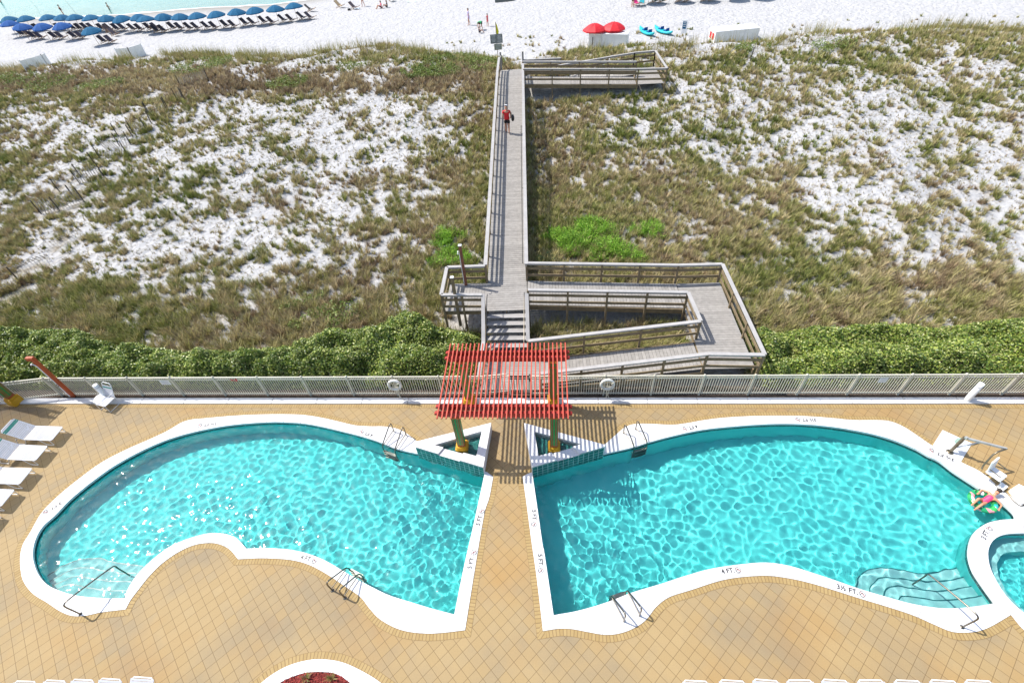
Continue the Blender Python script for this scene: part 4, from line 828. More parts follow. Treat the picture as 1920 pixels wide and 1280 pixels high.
# ================================================================== PERGOLA
def make_pergola(loc,rz,label):
    e=empty('pergola',loc,rz,label,'pergola','coral red pergolas on the pool deck')   # origin between the posts
    hx=1.75
    for (x_,y_,z0) in((-hx,-1.17,.12),(hx,-1.17,.12),(-hx,1.17,0),(hx,1.17,0)):
        p=empty('column',(x_,y_,0)); p.parent=e
        q=MB(); q.box((0,0,z0+.18),(.46,.46,.36)); q.box((0,0,z0+.40),(.40,.40,.09)); q.build('base',M_yellow,p,bevel=.025)
        top=2.75; q=MB(); q.box((0,0,(z0+.4+top)/2),(.27,.27,top-z0-.4)); q.build('shaft',M_trim,p,bevel=.01)
        q=MB()
        for M_ in range(4):
            a=M_*math.pi/2; Q=Matrix.Rotation(a,3,'Z')
            for xx,ww in((0,.075),(-.085,.028),(.085,.028)): q.box(Q@V3(xx,-.137,(z0+.55+top-.42)/2+0),(ww,.012,top-.42-z0-.55),M=Q)
            q.box(Q@V3(0,-.140,top-.22),(.15,.012,.13),M=Q)
        q.build('green_panel',M_green,p)
        for zc_,ww in((top-.38,.31),(top-.07,.33)): q=MB(); q.box((0,0,zc_),(ww,ww,.04)); q.build('collar',mat('orange_trim',(.55,.20,.04),.5),p,bevel=.005)
    for yb_ in(-1.28,1.28):
        for dy in(-.14,.14):
            q=MB(); L=4.72; hw=.055
            # beam with shaped ends
            pr=[(-L/2,.06),(-L/2+.06,.10),(L/2-.06,.10),(L/2,.06),(L/2,.0),(L/2-.12,-.03),(L/2-.16,-.12),(-L/2+.16,-.12),(-L/2+.12,-.03),(-L/2,0)]
            vs=[(x,yb_+dy-hw/1.,2.80+z) for x,z in pr]+[(x,yb_+dy+hw,2.80+z) for x,z in pr]; n=len(pr)
            q.add(vs,[tuple(range(n))[::-1],tuple(range(n,2*n))]+[(i,(i+1)%n,n+(i+1)%n,n+i) for i in range(n)]); q.build('beam',mat('deep_red_stain',(.34,.025,.018),.6,var=.12),e)
    for i in range(29):
        x_=-2.2+i*4.4/28; q=MB(); jx=random.uniform(-.008,.008)
        pr=[(-1.76,.0),(-1.72,-.025),(1.72,-.025),(1.76,0),(1.76,.05),(-1.76,.05)]
        vs=[(x_+jx-.021,y,2.96+z) for y,z in pr]+[(x_+jx+.021,y,2.96+z) for y,z in pr]; n=6
        q.add(vs,[tuple(range(n)),tuple(range(n,2*n))[::-1]]+[(i_,(i_+1)%n,n+(i_+1)%n,n+i_) for i_ in range(n)]); q.build('rafter',M_redwood,e)
    return e
PG=make_pergola((-1.6,11.6,0),0,'coral red slatted pergola on green columns between the two pools')
def copy_at(o,loc,rz,label,group=None):
    c=copy_tree(o); c.location=loc; c.rotation_euler=(0,0,rz); c['label']=label
    if group: c['group']=group
    return c
a_=R_(-12); off=Matrix.Rotation(a_,3,'Z')@V3(1.75,1.17,0)
copy_at(PG,V3(-23.96,12.82,0)-off,a_,'second coral pergola mostly cut off at the left edge, only green columns showing')

# ================================================================== POOL FURNITURE AND FITTINGS
def arc_pts(c,r,a0,a1,n,ax=(1,0,0),ay=(0,0,1)):
    ax,ay,c=Vector(ax),Vector(ay),Vector(c); return [c+ax*(r*math.cos(a0+(a1-a0)*i/n))+ay*(r*math.sin(a0+(a1-a0)*i/n)) for i in range(n+1)]
def make_lounger(back=38,label='',band=(9,10)):
    """head towards -x, foot towards +x; seat .36 high, 1.95 long, .66 wide"""
    e=empty('sun_lounger',(0,0,0),0,label,'sun lounger'); hx=-.25; zs=.36; w_=.33; b=R_(back); LB=.82
    top=V3(hx-LB*math.cos(b),0,zs+LB*math.sin(b))
    for s in(-1,1): pass
    q=MB(); q.tube([(hx,-w_,zs),(.98,-w_,zs),(1.02,-w_+.04,zs),(1.02,w_-.04,zs),(.98,w_,zs),(hx,w_,zs)],.016,8); q.build('seat_frame',M_white,e)
    q=MB(); dv=(top-V3(hx,0,zs)).normalized(); q.tube([V3(hx,-w_,zs),top+V3(0,-w_,0)-dv*.07,top+V3(0,-w_+.07,0),top+V3(0,w_-.07,0),top+V3(0,w_,0)-dv*.07,V3(hx,w_,zs)],.016,8); q.build('back_frame',M_white,e)
    q=MB()
    for i in range(18): x_=hx+.05+i*.0695; q.beam((x_,-w_-.018,zs+.012),(x_,w_+.018,zs+.012),.046,.012,up=(0,0,1))
    q.build('seat_straps',M_strap,e)
    q=MB(); q2=MB(); nb=12; upv=V3(math.sin(b),0,math.cos(b))
    for i in range(nb):
        t=.04+i*.0655; c=V3(hx,0,zs)+dv*t; (q2 if i in band else q).beam(c+V3(0,-w_-.018,0)+upv*.012,c+V3(0,w_+.018,0)+upv*.012,.052,.012,up=upv)
    q.build('back_straps',M_strap,e); (q2.build('teal_strap',M_teal,e) if band else None)
    for s in(-1,1):
        q=MB(); y=s*w_; q.tube([(.88,y,zs),(.90,y,.05),(.86,y,.015),(.62,y,.015),(.55,y,.06),(.42,y,zs)],.014,7); q.build('leg',M_white,e)
        q=MB(); q.tube([(-.18,y,zs),(-.42,y,.03),(-.48,y,.015),(-.78,y,.015),(-.80,y,.05),(-.62,y,zs-.0)],.014,7); q.build('leg',M_white,e)
    q=MB(); q.tube([top*.55+V3(hx,0,zs)*.45+V3(0,-w_*.6,0),V3(-.62,-w_*.6,.2),V3(-.62,w_*.6,.2),top*.55+V3(hx,0,zs)*.45+V3(0,w_*.6,0)],.011,6); q.tube([(-.62,-w_,zs),(-.62,-w_*.6,.2)],.011,6); q.tube([(-.62,w_,zs),(-.62,w_*.6,.2)],.011,6); q.build('backrest_prop',M_white,e)
    return e
l0=make_lounger(38,'white strap lounger with teal band, topmost of the left row, wholly in view')
def place(o,px,py,z,rz,off=(0,0)):
    p=G(px,py,z); v=Matrix.Rotation(rz,3,'Z')@V3(off[0],off[1],0); o.location=(p.x-v.x,p.y-v.y,0); o.rotation_euler=(0,0,rz); return o
# located by the far corner of the foot end (x=1.02, y=+.33)
rowL=[(118.5,800,-.03,''),(90,836,-.04,'white strap lounger second from the top in the left row, its back cut off'),(61,878,-.02,'white strap lounger third from the top of the left row'),(28,918,-.03,'white strap lounger fourth from the top, only its foot half showing'),(-4,962,-.03,'lowest lounger of the left row, only its striped shadow showing at the edge')]
for i,(px,py,rz,lb) in enumerate(rowL):
    o=l0 if i==0 else copy_tree(l0)
    if lb: o['label']=lb
    o['group']='strap loungers along the left edge'; place(o,px,py,.36,rz,(1.03,.34))
l0['group']='strap loungers along the left edge'
ordn=['first','second','third','fourth','fifth','sixth','seventh','eighth','ninth','tenth','eleventh','twelfth','thirteenth','fourteenth','fifteenth','sixteenth','seventeenth','eighteenth']
# bottom rows: heads towards the pool, only the top rails of the backs in the frame
lb0=make_lounger(30,band=()); lb0['label']='x'
bl=[(48,1276.5),(104,1275),(156,1273.5),(208,1272),(268,1269)]; br=[(1304,1275.5),(1373,1275),(1436,1274),(1499,1274),(1565,1274),(1632,1274),(1701,1275),(1768,1275),(1834,1275)]
th_=.36+.82*math.sin(R_(30)); reach=-.25-.82*math.cos(R_(30)); first=True
for side,lst,grp in(('left',bl,'loungers cut off at the bottom left'),('right',br,'loungers cut off at the bottom right')):
    for i,(px,py) in enumerate(lst):
        o=lb0 if first else copy_tree(lb0); first=False
        rz=R_(-90)+random.uniform(-.03,.03); p=G(px,py,th_); v=Matrix.Rotation(rz,3,'Z')@V3(reach,0,0); o.location=(p.x-v.x,p.y-v.y,0); o.rotation_euler=(0,0,rz)
        o['label']='white lounger back at the bottom %s edge, %s from left'%(side,ordn[i]); o['group']=grp
# upright strap chair by the kerb
ch=empty('strap_chair',(0,0,0),0,'white strap chair with teal band beside the kerb and round side table','chair')
q=MB(); zs=.38; b=R_(68)
for s in(-1,1):
    y=s*.27; q=MB(); q.tube([(-.26,y,.40),(-.26,y,.015),(.28,y,.015),(.28,y,.62),(-.30,y,.64)],.014,7); q.build('side_frame',M_white,ch)
dv=V3(-math.cos(b),0,math.sin(b)); c0=V3(-.24,0,zs); q=MB(); q.tube([c0+V3(0,-.26,0),c0+dv*.62+V3(0,-.26,0),c0+dv*.70+V3(0,-.19,0),c0+dv*.70+V3(0,.19,0),c0+dv*.62+V3(0,.26,0),c0+V3(0,.26,0)],.016,8); q.build('back_frame',M_white,ch)
q=MB(); q.tube([(-.24,-.26,zs),(.27,-.26,zs+.02),(.27,.26,zs+.02),(-.24,.26,zs)],.014,7); q.build('seat_frame',M_white,ch)
q=MB()
for i in range(8): q.beam((-.2+i*.065,-.27,zs+.02),(-.2+i*.065,.27,zs+.02),.05,.01)
q.build('seat_straps',M_strap,ch); q=MB(); q2=MB(); upv=V3(math.sin(b),0,math.cos(b))
for i in range(8): c=c0+dv*(.08+i*.065); (q2 if i in(6,) else q).beam(c+V3(0,-.27,0)+upv*.01,c+V3(0,.27,0)+upv*.01,.05,.01,up=upv)
q.build('back_straps',M_strap,ch); q2.build('teal_strap',M_teal,ch)
ch.location=G(208,762,0)+V3(0,0.02,0); ch.rotation_euler=(0,0,R_(-104))
tb=empty('side_table',G(198,756,0),0,'small round white side table beside the strap chair','table')
q=MB(); q.lathe([(0,.42),(.22,.42),(.235,.41),(.235,.395),(.2,.385),(0,.385)],(0,0,0),28); q.build('tabletop',M_white,tb)
q=MB(); q.lathe([(.02,.385),(.02,.03),(.14,.02),(.15,0),(0,0)],(0,0,0),16); q.build('leg',M_white,tb)
# bollards
def bollard(px,py,h_,label,grp):
    e=empty('bollard',G(px,py,0),0,label,'bollard',grp); q=MB(); q.lathe([(0.,h_),(.09,h_),(.105,h_-.015),(.105,0)],(0,0,0),24); q.build('body',M_white,e)
    q=MB(); q.lathe([(.107,h_-.12),(.109,h_-.12),(.109,h_-.16),(.107,h_-.16)],(0,0,0),24); q.build('collar',M_strap,e)
bollard(1811,751,1.04,'tall round white bollard on the kerb at the right','white bollards on the kerb'); bollard(205,748,1.0,'round white bollard behind the strap chair','white bollards on the kerb')
# red outdoor shower
e=empty('outdoor_shower',G(138,743,0),0,'tall rust red outdoor shower post leaning over the left fence','shower'); q=MB(); hh_=2.62
q.box((0,0,hh_/2),(.20,.12,hh_)); q.box((-.08,0,hh_-.10),(.34,.14,.18)); q.build('post',M_brick,e,bevel=.015); q=MB(); q.tube([(-.05,-.075,.1),(-.05,-.075,hh_-.5),(-.08,-.10,hh_-.36),(-.17,-.10,hh_-.33),(-.22,-.10,hh_-.40)],.022,7); q.build('shower_pipe',M_white,e); q=MB(); q.lathe([(.01,.05),(.04,0),(0,0)],(-.22,-.10,hh_-.46),12); q.build('shower_head',M_steel,e)
for z_ in(.85,.95): q=MB(); q.lathe([(0,-.03),(.03,-.03),(.03,.02),(0,.02)],(-.05,-.10,z_),10); q.build('tap',M_steel,e)
# second shower post glimpsed at the right edge
e=empty('outdoor_shower',G(1932,752,0),0,'rust red shower foot cut off at the right edge by the kerb','shower'); q=MB(); q.box((0,0,1.3),(.2,.12,2.6)); q.build('post',M_brick,e,bevel=.015); q=MB(); q.box((0,0,.1),(.3,.22,.2)); q.build('base',M_brick,e,bevel=.02)
# pool ladders
def ladder(e1,e2,a1,a2,label,depth=.95,hgt_=.72):
    """e1,e2 pool-edge points of the two rails, a1,a2 their deck anchors (world xy)"""
    m=(a1+a2+e1+e2)/4; e=empty('pool_ladder',(m.x,m.y,0),0,label,'pool ladder','stainless pool ladders'); T=lambda p,z:V3(p.x-m.x,p.y-m.y,z)
    o=((e1+e2)/2-(a1+a2)/2); o.z=0; o.normalize(); 
    for ed,an in((e1,a1),(e2,a2)):
        P=[T(an,.02),T(an,.25),T(an,.50),T(an.lerp(ed,.05),.61),T(an.lerp(ed,.17),.60),T(an.lerp(ed,.55),.42),T(ed,.20),T(ed+o*.07,.05),T(ed+o*.09,-.12),T(ed+o*.09,-depth)]
        q=MB(); q.tube(CRom([Vector(p) for p in P],(),4,closed=False),.024,8); q.build('handrail',M_steel,e)
        q=MB(); q.tube([T(an,.14),T(ed,.12)],.017,7); q.build('brace',M_steel,e)
        q=MB(); q.lathe([(.025,.02),(.055,.012),(.06,0)],T(an,.0),16); q.build('escutcheon',M_steel,e)
    for z in(-.2,-.48,-.76):
        q=MB(); q.beam(T(e1+o*.10,z),T(e2+o*.10,z),.10,.025); q.build('step',M_steel,e)
    return e
P0=lambda px,py:G(px,py,.02)
ladder(P0(722,836),P0(755,849),P0(738,815),P0(775,830),'chrome pool ladder on the far edge of the left pool beside its fountain basin') if False else None
def ladder_px(t1,t2,side,label):
    """t1,t2: pixel pairs (edge, anchor)"""
    ladder(P0(*t1[0]),P0(*t2[0]),P0(*t1[1]),P0(*t2[1]),label)
ladder_px(((720,836),(739,809)),((743,845),(762,816)),1,'chrome pool ladder on the far edge of the left pool, near its basin')
ladder_px(((650,1069),(623,1106)),((673,1081),(646.4,1120)),1,'chrome pool ladder on the near edge of the left pool')
ladder_px(((1186.5,837),(1168.8,812)),((1211,830),(1191.5,805)),1,'chrome pool ladder on the far edge of the right pool, near its basin')
ladder_px(((1147,1122),(1169.3,1164.5)),((1177,1112.5),(1198.5,1154)),1,'chrome pool ladder on the near edge of the right pool')
# stair handrails
def stair_rail(a,b,label):
    m=(a+b)/2; e=empty('stair_handrail',(m.x,m.y,0),0,label,'handrail','stair handrails of the pools'); T=lambda p,z:V3(p.x-m.x,p.y-m.y,z)
    q=MB(); P=[T(a,.0),T(a,.35),T(a,.72),T(a.lerp(b,.035),.84),T(a.lerp(b,.15),.84),T(a.lerp(b,.5),.70),T(a.lerp(b,.93),.50),T(b,.42),T(b,.25),T(b,-.2),T(b,-.6)]
    q.tube(CRom([Vector(p) for p in P],(),4,closed=False),.024,8); q.build('rail',M_steel,e); q=MB(); q.lathe([(.025,.02),(.055,.012),(.06,0)],T(a,.022),16); q.build('escutcheon',M_steel,e)
stair_rail(G(151,1150.5,.02),G(233,1072,-.1),'chrome stair handrail over the steps of the left pool')
stair_rail(G(1804,1175,.02),G(1722,1088,-.1),'chrome stair handrail over the steps of the right pool')
# pool lift
pads=[[(1766.7,806.6),(1821.6,831.5),(1801,866),(1748,835.8)],[(1905.8,909.7),(1955,935),(1935,975),(1888,925)]]
mb=MB(); mb.slab(GL(pads[0],0),[],-.05,.03); tag(mb.build('equipment_pad',M_coping),kind='structure')
M_=G(1781,847,.03); e=empty('pool_lift',M_,0,'pool lift with bronze arm and white seat standing on a square white pad','pool lift'); T=lambda p:p-e.location
q=MB(); q.lathe([(0,.03),(.10,.03),(.12,0)],(0,0,0),16); q.build('base_plate',M_darksteel,e)
top=T(G(1804,819,0))*0+V3(.02,.02,.92); q=MB(); q.beam((0,0,0),top,.085,.085,up=(0,1,0)); q.build('mast',M_darksteel,e,bevel=.01)
a1=T(G(1815,822,.98)); a2=T(G(1888,841,1.05)); q=MB(); q.beam(top,a1,.09,.09); q.beam(a1,a2,.07,.08); q.build('arm',mat('grey_lift_arm',(.42,.42,.40),.4,metal=.3),e,bevel=.01)
q=MB(); q.tube([V3(.05,-.03,.35),T(G(1838,829,.95))],.03,8); q.build('actuator',M_strap,e); q=MB(); q.tube([T(G(1822,835,.75)),T(G(1839,829,.95))],.022,8); q.build('piston',M_darksteel,e)
q=MB(); q.box((.07,.10,.55),(.16,.14,.22)); q.build('battery_box',M_green if False else mat('grey_green_box',(.30,.42,.36),.5),e,bevel=.01)
sx=T(G(1842,876,.30)); se=T(G(1868,888,.42)); q=MB(); q.tube([a2,T(G(1872,846,1.02)),T(G(1862,852,.9)),T(G(1843,873,.45)),T(G(1841,878,.25))],.03,8); q.build('seat_arm',M_darksteel,e)
dirv=(se-sx); dirv.z=0; dirv.normalize(); aa=math.atan2(dirv.y,dirv.x); Q=Matrix.Rotation(aa,3,'Z')
q=MB(); q.box(se,(.46,.44,.06),M=Q); q.build('seat',M_white,e,bevel=.02); q=MB(); Qb=Q@Matrix.Rotation(R_(-12),3,'Y'); q.box(se-dirv*.24+V3(0,0,.26),(.05,.42,.5),M=Qb); q.build('backrest',M_white,e,bevel=.02)
for s_ in(-.24,.24): q=MB(); q.tube([se+Q@V3(-.2,s_,.22),se+Q@V3(.15,s_,.2)],.018,6); q.build('armrest',M_darksteel,e)
q=MB(); q.box(se+Q@V3(.36,0,-.30),(.2,.3,.03),M=Q); q.tube([se+Q@V3(.2,-.1,-.03),se+Q@V3(.36,-.1,-.3)],.014,6); q.build('footrest',M_white,e)
# white equipment cover by the spa corner; dark tube modelled where only a shadow lies
e=empty('equipment_cover',G(1915,930,0),0,'square white moulded cover at the right edge beside the spa','cover'); q=MB(); P=[T_-e.location for T_ in GL([(1889,921),(1906,910),(1930,922),(1914,948)],0)]; q.slab(P,[],0,.12); q.build('lid',M_white,e,bevel=.03)
q=MB(); q.tube(CRom([p-e.location for p in[G(1866,908,.03),G(1872,915,.04),G(1888,924,.05),G(1900,938,.05),G(1914,948,.04),G(1925,944,.04)]],(),4,closed=False),.014,6); q.build('shadow_tube',M_darksteel,e)

# ================================================================== BEACH
def canopy(r,h_,n=8,drop=.09):
    q=MB(); rings=[]
    prof=[(0.,h_),(.25,h_*.93),(.5,h_*.72),(.78,h_*.36),(1.,0.)]
    k=n*2; vs=[(0,0,h_)]
    for t,z in prof[1:]:
        for i in range(k):
            a=2*math.pi*i/k; rr=r*t*(1 if i%2==0 else .955); vs.append((rr*math.cos(a),rr*math.sin(a),z-(0 if i%2==0 else .02)))
    fs=[(0,1+i,1+(i+1)%k) for i in range(k)]
    for j in range(3):
        for i in range(k): fs.append((1+j*k+i,1+(j+1)*k+i,1+(j+1)*k+(i+1)%k,1+j*k+(i+1)%k))
    o=len(vs)                                              # valance
    for i in range(k): x,y,z=vs[1+3*k+i]; vs.append((x*1.01,y*1.01,z-drop-(.0 if i%2 else .03)))
    for i in range(k): fs.append((1+3*k+i,o+i,o+(i+1)%k,1+3*k+(i+1)%k))
    q.add(vs,fs); return q
def make_umbrella(m_,label,r=1.15,zc=1.5):
    e=empty('beach_umbrella',(0,0,0),0,label,'umbrella'); q=MB(); q.tube([(0,0,-.1),(0,0,zc+.5)],.022,6); q.build('pole',M_chairwood,e)
    c=canopy(r,.48).build('canopy',m_,e); c.location=(0,0,zc)
    q=MB(); q.lathe([(0,.08),(.03,.05),(.03,0)],(0,0,zc+.47),8); q.build('finial',M_chairwood,e); return e
def make_beach_chair(label,sling=None,frame=None):
    e=empty('beach_chair',(0,0,0),0,label,'beach chair'); fr=frame or M_chairwood; sl_=sling or M_navy
    for s in(-1,1):
        q=MB(); q.beam((-.62,s*.28,.86),(.10,s*.28,.12),.035,.05); q.beam((-.40,s*.28,.03),(.78,s*.28,.40),.035,.05); q.beam((-.45,s*.28,.03),(.0,s*.28,.42),.03,.04); q.build('side_frame',fr,e)
    q=MB(); q.beam((-.61,0,.87),(-.05,0,.30),.52,.02); q.build('backrest',sl_,e)
    q=MB(); q.beam((-.07,0,.29),(.42,0,.31),.52,.02); q.build('seat',sl_,e)
    q=MB()
    for i in range(5): q.beam((.47+i*.065,-.27,.33+i*.02),(.47+i*.065,.27,.33+i*.02),.035,.015)
    q.build('foot_rest',fr,e); return e
u0=make_umbrella(M_blue,'x'); u0.location=(0,-500,-50); ub0=make_umbrella(M_blue2,'x'); c0_=make_beach_chair('x'); first={}
def spawn(key,proto,loc,rz,label,grp,tl=.0):
    o=proto if key not in first else copy_tree(proto); first[key]=1; o.location=loc; o.rotation_euler=(random.uniform(-tl,tl),random.uniform(-tl,tl),rz); o['label']=label
    if grp: o['group']=grp
    return o
back=[(15,35),(46,33),(88,32),(114,32.5),(138,32),(168,31.5),(196,32.5),(227,32.5),(258,31),(271,35),(303,30.5),(334,29.5),(368,28.5),(404,25.5),(441,21),(477,19),(514,14.5),(550,10.5)]
front=[(15,43),(38,49),(77,47.5),(114,46.5),(169,54.5)]
def umb_at(px,py,proto,key,label,grp):
    p=G(px,py,1.0+1.75); z=float(terrain(p.x,p.y)); p=G(px,py,z+1.75); z=float(terrain(p.x,p.y)); return spawn(key,proto,V3(p.x,p.y,z),random.uniform(0,1),label,grp,.09),V3(p.x,p.y,z)
def pair(c,nm,dx=.75,red=False):
    for k,(ox,oy) in enumerate(((-.25,.15),(.95,-.2))):
        x,y=c.x+dx+ox,c.y+.35+oy; spawn('bc',c0_,V3(x,y,float(terrain(x,y))),R_(-12)+random.uniform(-.08,.08),'beach chair, %s one under the %s'%(('farther','nearer')[k],nm),'beach chairs under the blue umbrellas')
for i,(px,py) in enumerate(back):
    nm='%s blue umbrella of the back row'%ordn[i]; o,c=umb_at(px,py,u0,'u','blue beach umbrella by the water, %s from the left in the back row'%ordn[i],'blue beach umbrellas'); pair(c,nm)
for i,(px,py) in enumerate(front):
    nm='%s blue umbrella of the front row'%ordn[i]; k=('ub',ub0) if i<4 else ('u',u0); o,c=umb_at(px,py,k[1],k[0],'blue beach umbrella, %s from the left in the nearer front row'%ordn[i],'blue beach umbrellas'); pair(c,nm)
for i,(px,py,lb) in enumerate([(206,62,'beach chair without umbrella, left of two beside the last front umbrella'),(217,68,'beach chair without umbrella, right of two beside the last front umbrella'),(665,18,'dark beach chair near the couple on the sand'),(1195,10,'green beach chair'),(1210,10,'')]):
    if i>2: continue
    p=GT(px,py); spawn('bc',c0_,p,R_(-20),lb,'beach chairs in the open')
M_gsl=mat('green_sling',(.02,.10,.08),.7); M_pink=mat('pink_sling',(.6,.04,.20),.6); M_lteal=mat('teal_sling',(.02,.35,.42),.6); M_tan=mat('tan_sling',(.45,.33,.18),.7)
g0_=make_beach_chair('x',M_gsl); 
for i,(px,py) in enumerate([(1226,6),(1240,6),(1274,4.5),(1288,4.5),(1322,2.5),(1336,2)]):
    spawn('gc',g0_,GT(px,py),R_(-35),'green beach chair at the top edge, %s from left of its row'%ordn[i],'green beach chairs at the top edge')
for m_,px,py,lb,rz in((M_pink,1192,11,'bright pink low beach chair at the top edge beside a person',-60),(M_lteal,1203,11,'teal low beach chair right of the pink one',-100),(M_lteal,735,3,'teal beach chair behind the seated couple',-60),(M_tan,638,15,'tan striped beach chair standing alone near the wet sand',-20),(mat('grey_sling',(.06,.06,.06),.6),583,22,'dark upright beach chair right of the last blue umbrella',0)):
    c=make_beach_chair(lb,m_); c.location=GT(px,py); c.rotation_euler=(0,0,R_(rz))
# umbrellas whose canopies are above the frame; only their shadows reach the picture
for i,px in enumerate((1240,1292,1340,1396,1444)):
    o=copy_tree(u0); p=GT(px,9-i*2.2); q=V3(p.x-1.4,p.y+.6,0); o.location=(q.x,q.y,float(terrain(q.x,q.y))); o['label']='blue umbrella cut off by the top edge, %s from the left there'%ordn[i]; o['group']='umbrellas cut off by the top edge'
# red umbrellas on storage boxes
ur=make_umbrella(M_red,'x',1.12,1.55)
for i,(px,py,lb) in enumerate([(1115,50,'red beach umbrella rising behind the white storage box, left one'),(1151,47,'crimson beach umbrella behind the white storage box, right one')]):
    p=G(px,py,3.3); spawn('ur',ur,V3(p.x,p.y,float(terrain(p.x,p.y))),i*.4,lb,'red beach umbrellas')
def box_row(a,b,c,h_,label,nseg,red=False):
    """a,b front bottom corners (px), depth c metres"""
    A,B=GT(*a),GT(*b); m=(A+B)/2; e=empty('storage_box',m,0,label,'storage box','white storage boxes on the beach'); d=(B-A); L=d.length; d.normalize(); ang=math.atan2(d.y,d.x); Q=Matrix.Rotation(ang,3,'Z'); w_=L/nseg
    for i in range(nseg):
        x=-L/2+(i+.5)*w_; q=MB(); q.box(Q@V3(x,c/2,h_/2-.15),(w_-.02,c,h_+.3),M=Q)
        for k in range(5): q.box(Q@V3(x-w_/2+(k+.5)*w_/5,-.006,h_/2-.1),(.015,.012,h_-.05),M=Q)
        q.build('box_body',M_boxwhite,e); q=MB(); q.box(Q@V3(x,c/2,h_+.03),(w_+.02,c+.10,.05),M=Q); q.build('lid',M_white,e,bevel=.01)
    if red:
        q=MB(); 
        for yy in(.32,.72): q.box(Q@V3(-L/2-.012,c*yy,h_*.52),(.02,c*.26,h_*.55),M=Q)
        q.build('red_panel',M_red,e)
    return e
box_row((1103,92),(1175,89),1.0,1.15,'low white storage box in front of the red umbrellas',3)
box_row((1338,83),(1420,74),1.5,.95,'white storage box with a red marked end at the right of the beach',3,True)
def kayak(px,py,rz,label):
    e=empty('kayak',GT(px,py),R_(rz),label,'kayak','turquoise kayaks on the sand'); q=MB(); n=13; vs=[];fs=[];m=10
    for i in range(n):
        t=-1+2*i/(n-1); w_=.40*(1-abs(t)**2.6)+.015; z0=.0+.30*abs(t)**3; z1=.30+.18*abs(t)**3
        for k in range(m): a=2*math.pi*k/m; vs.append((t*1.45,w_*math.cos(a),z0+(z1-z0)*(.5+.5*math.sin(a))))
    for i in range(n-1):
        for k in range(m): fs.append((i*m+k,(i+1)*m+k,(i+1)*m+(k+1)%m,i*m+(k+1)%m))
    fs+= [tuple(range(m)),tuple(range((n-1)*m,n*m))[::-1]]; q.add(vs,fs,smooth=True); q.build('hull',M_turq,e)
    for x in(-.45,.4): q=MB(); q.box((x,0,.31),(.45,.42,.05)); q.box((x-.22,0,.42),(.05,.40,.26)); q.build('seat',M_blue2,e,bevel=.015)
kayak(1212,64,112,'turquoise kayak on the sand, the left of two'); kayak(1243,62,118,'turquoise kayak with a blue seat, the right of two')
e=empty('rental_sign',GT(1281,66),R_(-25),'white board sign with blue panel standing beside the kayaks','sign'); q=MB(); q.box((0,0,.72),(.5,.05,1.2)); q.build('board',M_white,e,bevel=.02); q=MB(); q.box((-.02,-.03,.85),(.34,.012,.62)); q.build('blue_panel',M_blue,e); q=MB(); 
for z_ in(1.05,.9,.75): q.box((-.02,-.04,z_),(.24,.01,.04))
q.build('lettering',M_white,e)
def windscreen(a,b,c_,label):
    A,B,C2=GT(*a),GT(*b),GT(*c_); e=empty('catamaran_shelter',A,0,label,'wind screen','white wind screens at the dune edge'); T=lambda p,z:V3(p.x-A.x,p.y-A.y,p.z-A.z+z)
    for P,Q_ in((A,B),(B,C2)):
        q=MB(); n=8
        for i in range(n):
            p=P.lerp(Q_,(i+.5)/n); L=(Q_-P).length/n-.02; d=(Q_-P).normalized(); q.beam(T(p,.55)-d*L/2,T(p,.55)+d*L/2,.03,1.1)
        q.build('panel',M_boxwhite,e)
        for t in(0,1): p=P.lerp(Q_,t); q=MB(); q.beam(T(p,-.2),T(p,1.2),.06,.06,up=(0,1,0)); q.build('post',M_white,e)
windscreen((52,137),(90,124),(96,121),'white slatted wind screen at the far left dune edge'); windscreen((226,112),(250,111),(274,103),'white slatted wind screen right of the other at the left dune edge')
# beach access sign with flag
e=empty('access_sign',GT(934,113),R_(8),'grey notice boards on a pole under a yellow flag at the beach access','sign'); q=MB(); q.tube([(0,0,-.2),(0,0,3.1)],.03,7); q.build('pole',M_timber,e)
M_board=mat('grey_notice_board',(.20,.21,.20),.6); q=MB(); q.box((-.02,-.05,1.78),(1.12,.03,.74)); q.build('upper_board',M_board,e); q=MB(); q.box((.08,-.05,1.12),(.70,.03,.50)); q.build('lower_board',mat('olive_notice_board',(.22,.24,.16),.6),e)
M_pale=mat('pale_lettering',(.62,.62,.60),.6); q=MB()
for k in range(6): q.box((-.30,-.075,2.06-k*.10),(.40-.06*(k%3),.01,.035)); q.box((.26,-.075,2.06-k*.10),(.40-.05*((k+1)%3),.01,.035))
for k in range(4): q.box((.08,-.075,1.29-k*.10),(.52-.08*(k%2),.01,.03))
q.build('lettering',M_pale,e); q=MB(); vs=[(0,0,3.05),(.10,.03,2.9),(.24,-.02,2.35),(.16,.04,1.95),(.02,0,2.2)]; q.add([(x,y-.01,z) for x,y,z in vs]+[(x,y+.01,z) for x,y,z in vs],[(0,1,2,3,4),(9,8,7,6,5)]+[(i,(i+1)%5,5+(i+1)%5,5+i) for i in range(5)]); q.build('flag',mat('yellow_flag',(.75,.66,.02),.6),e)
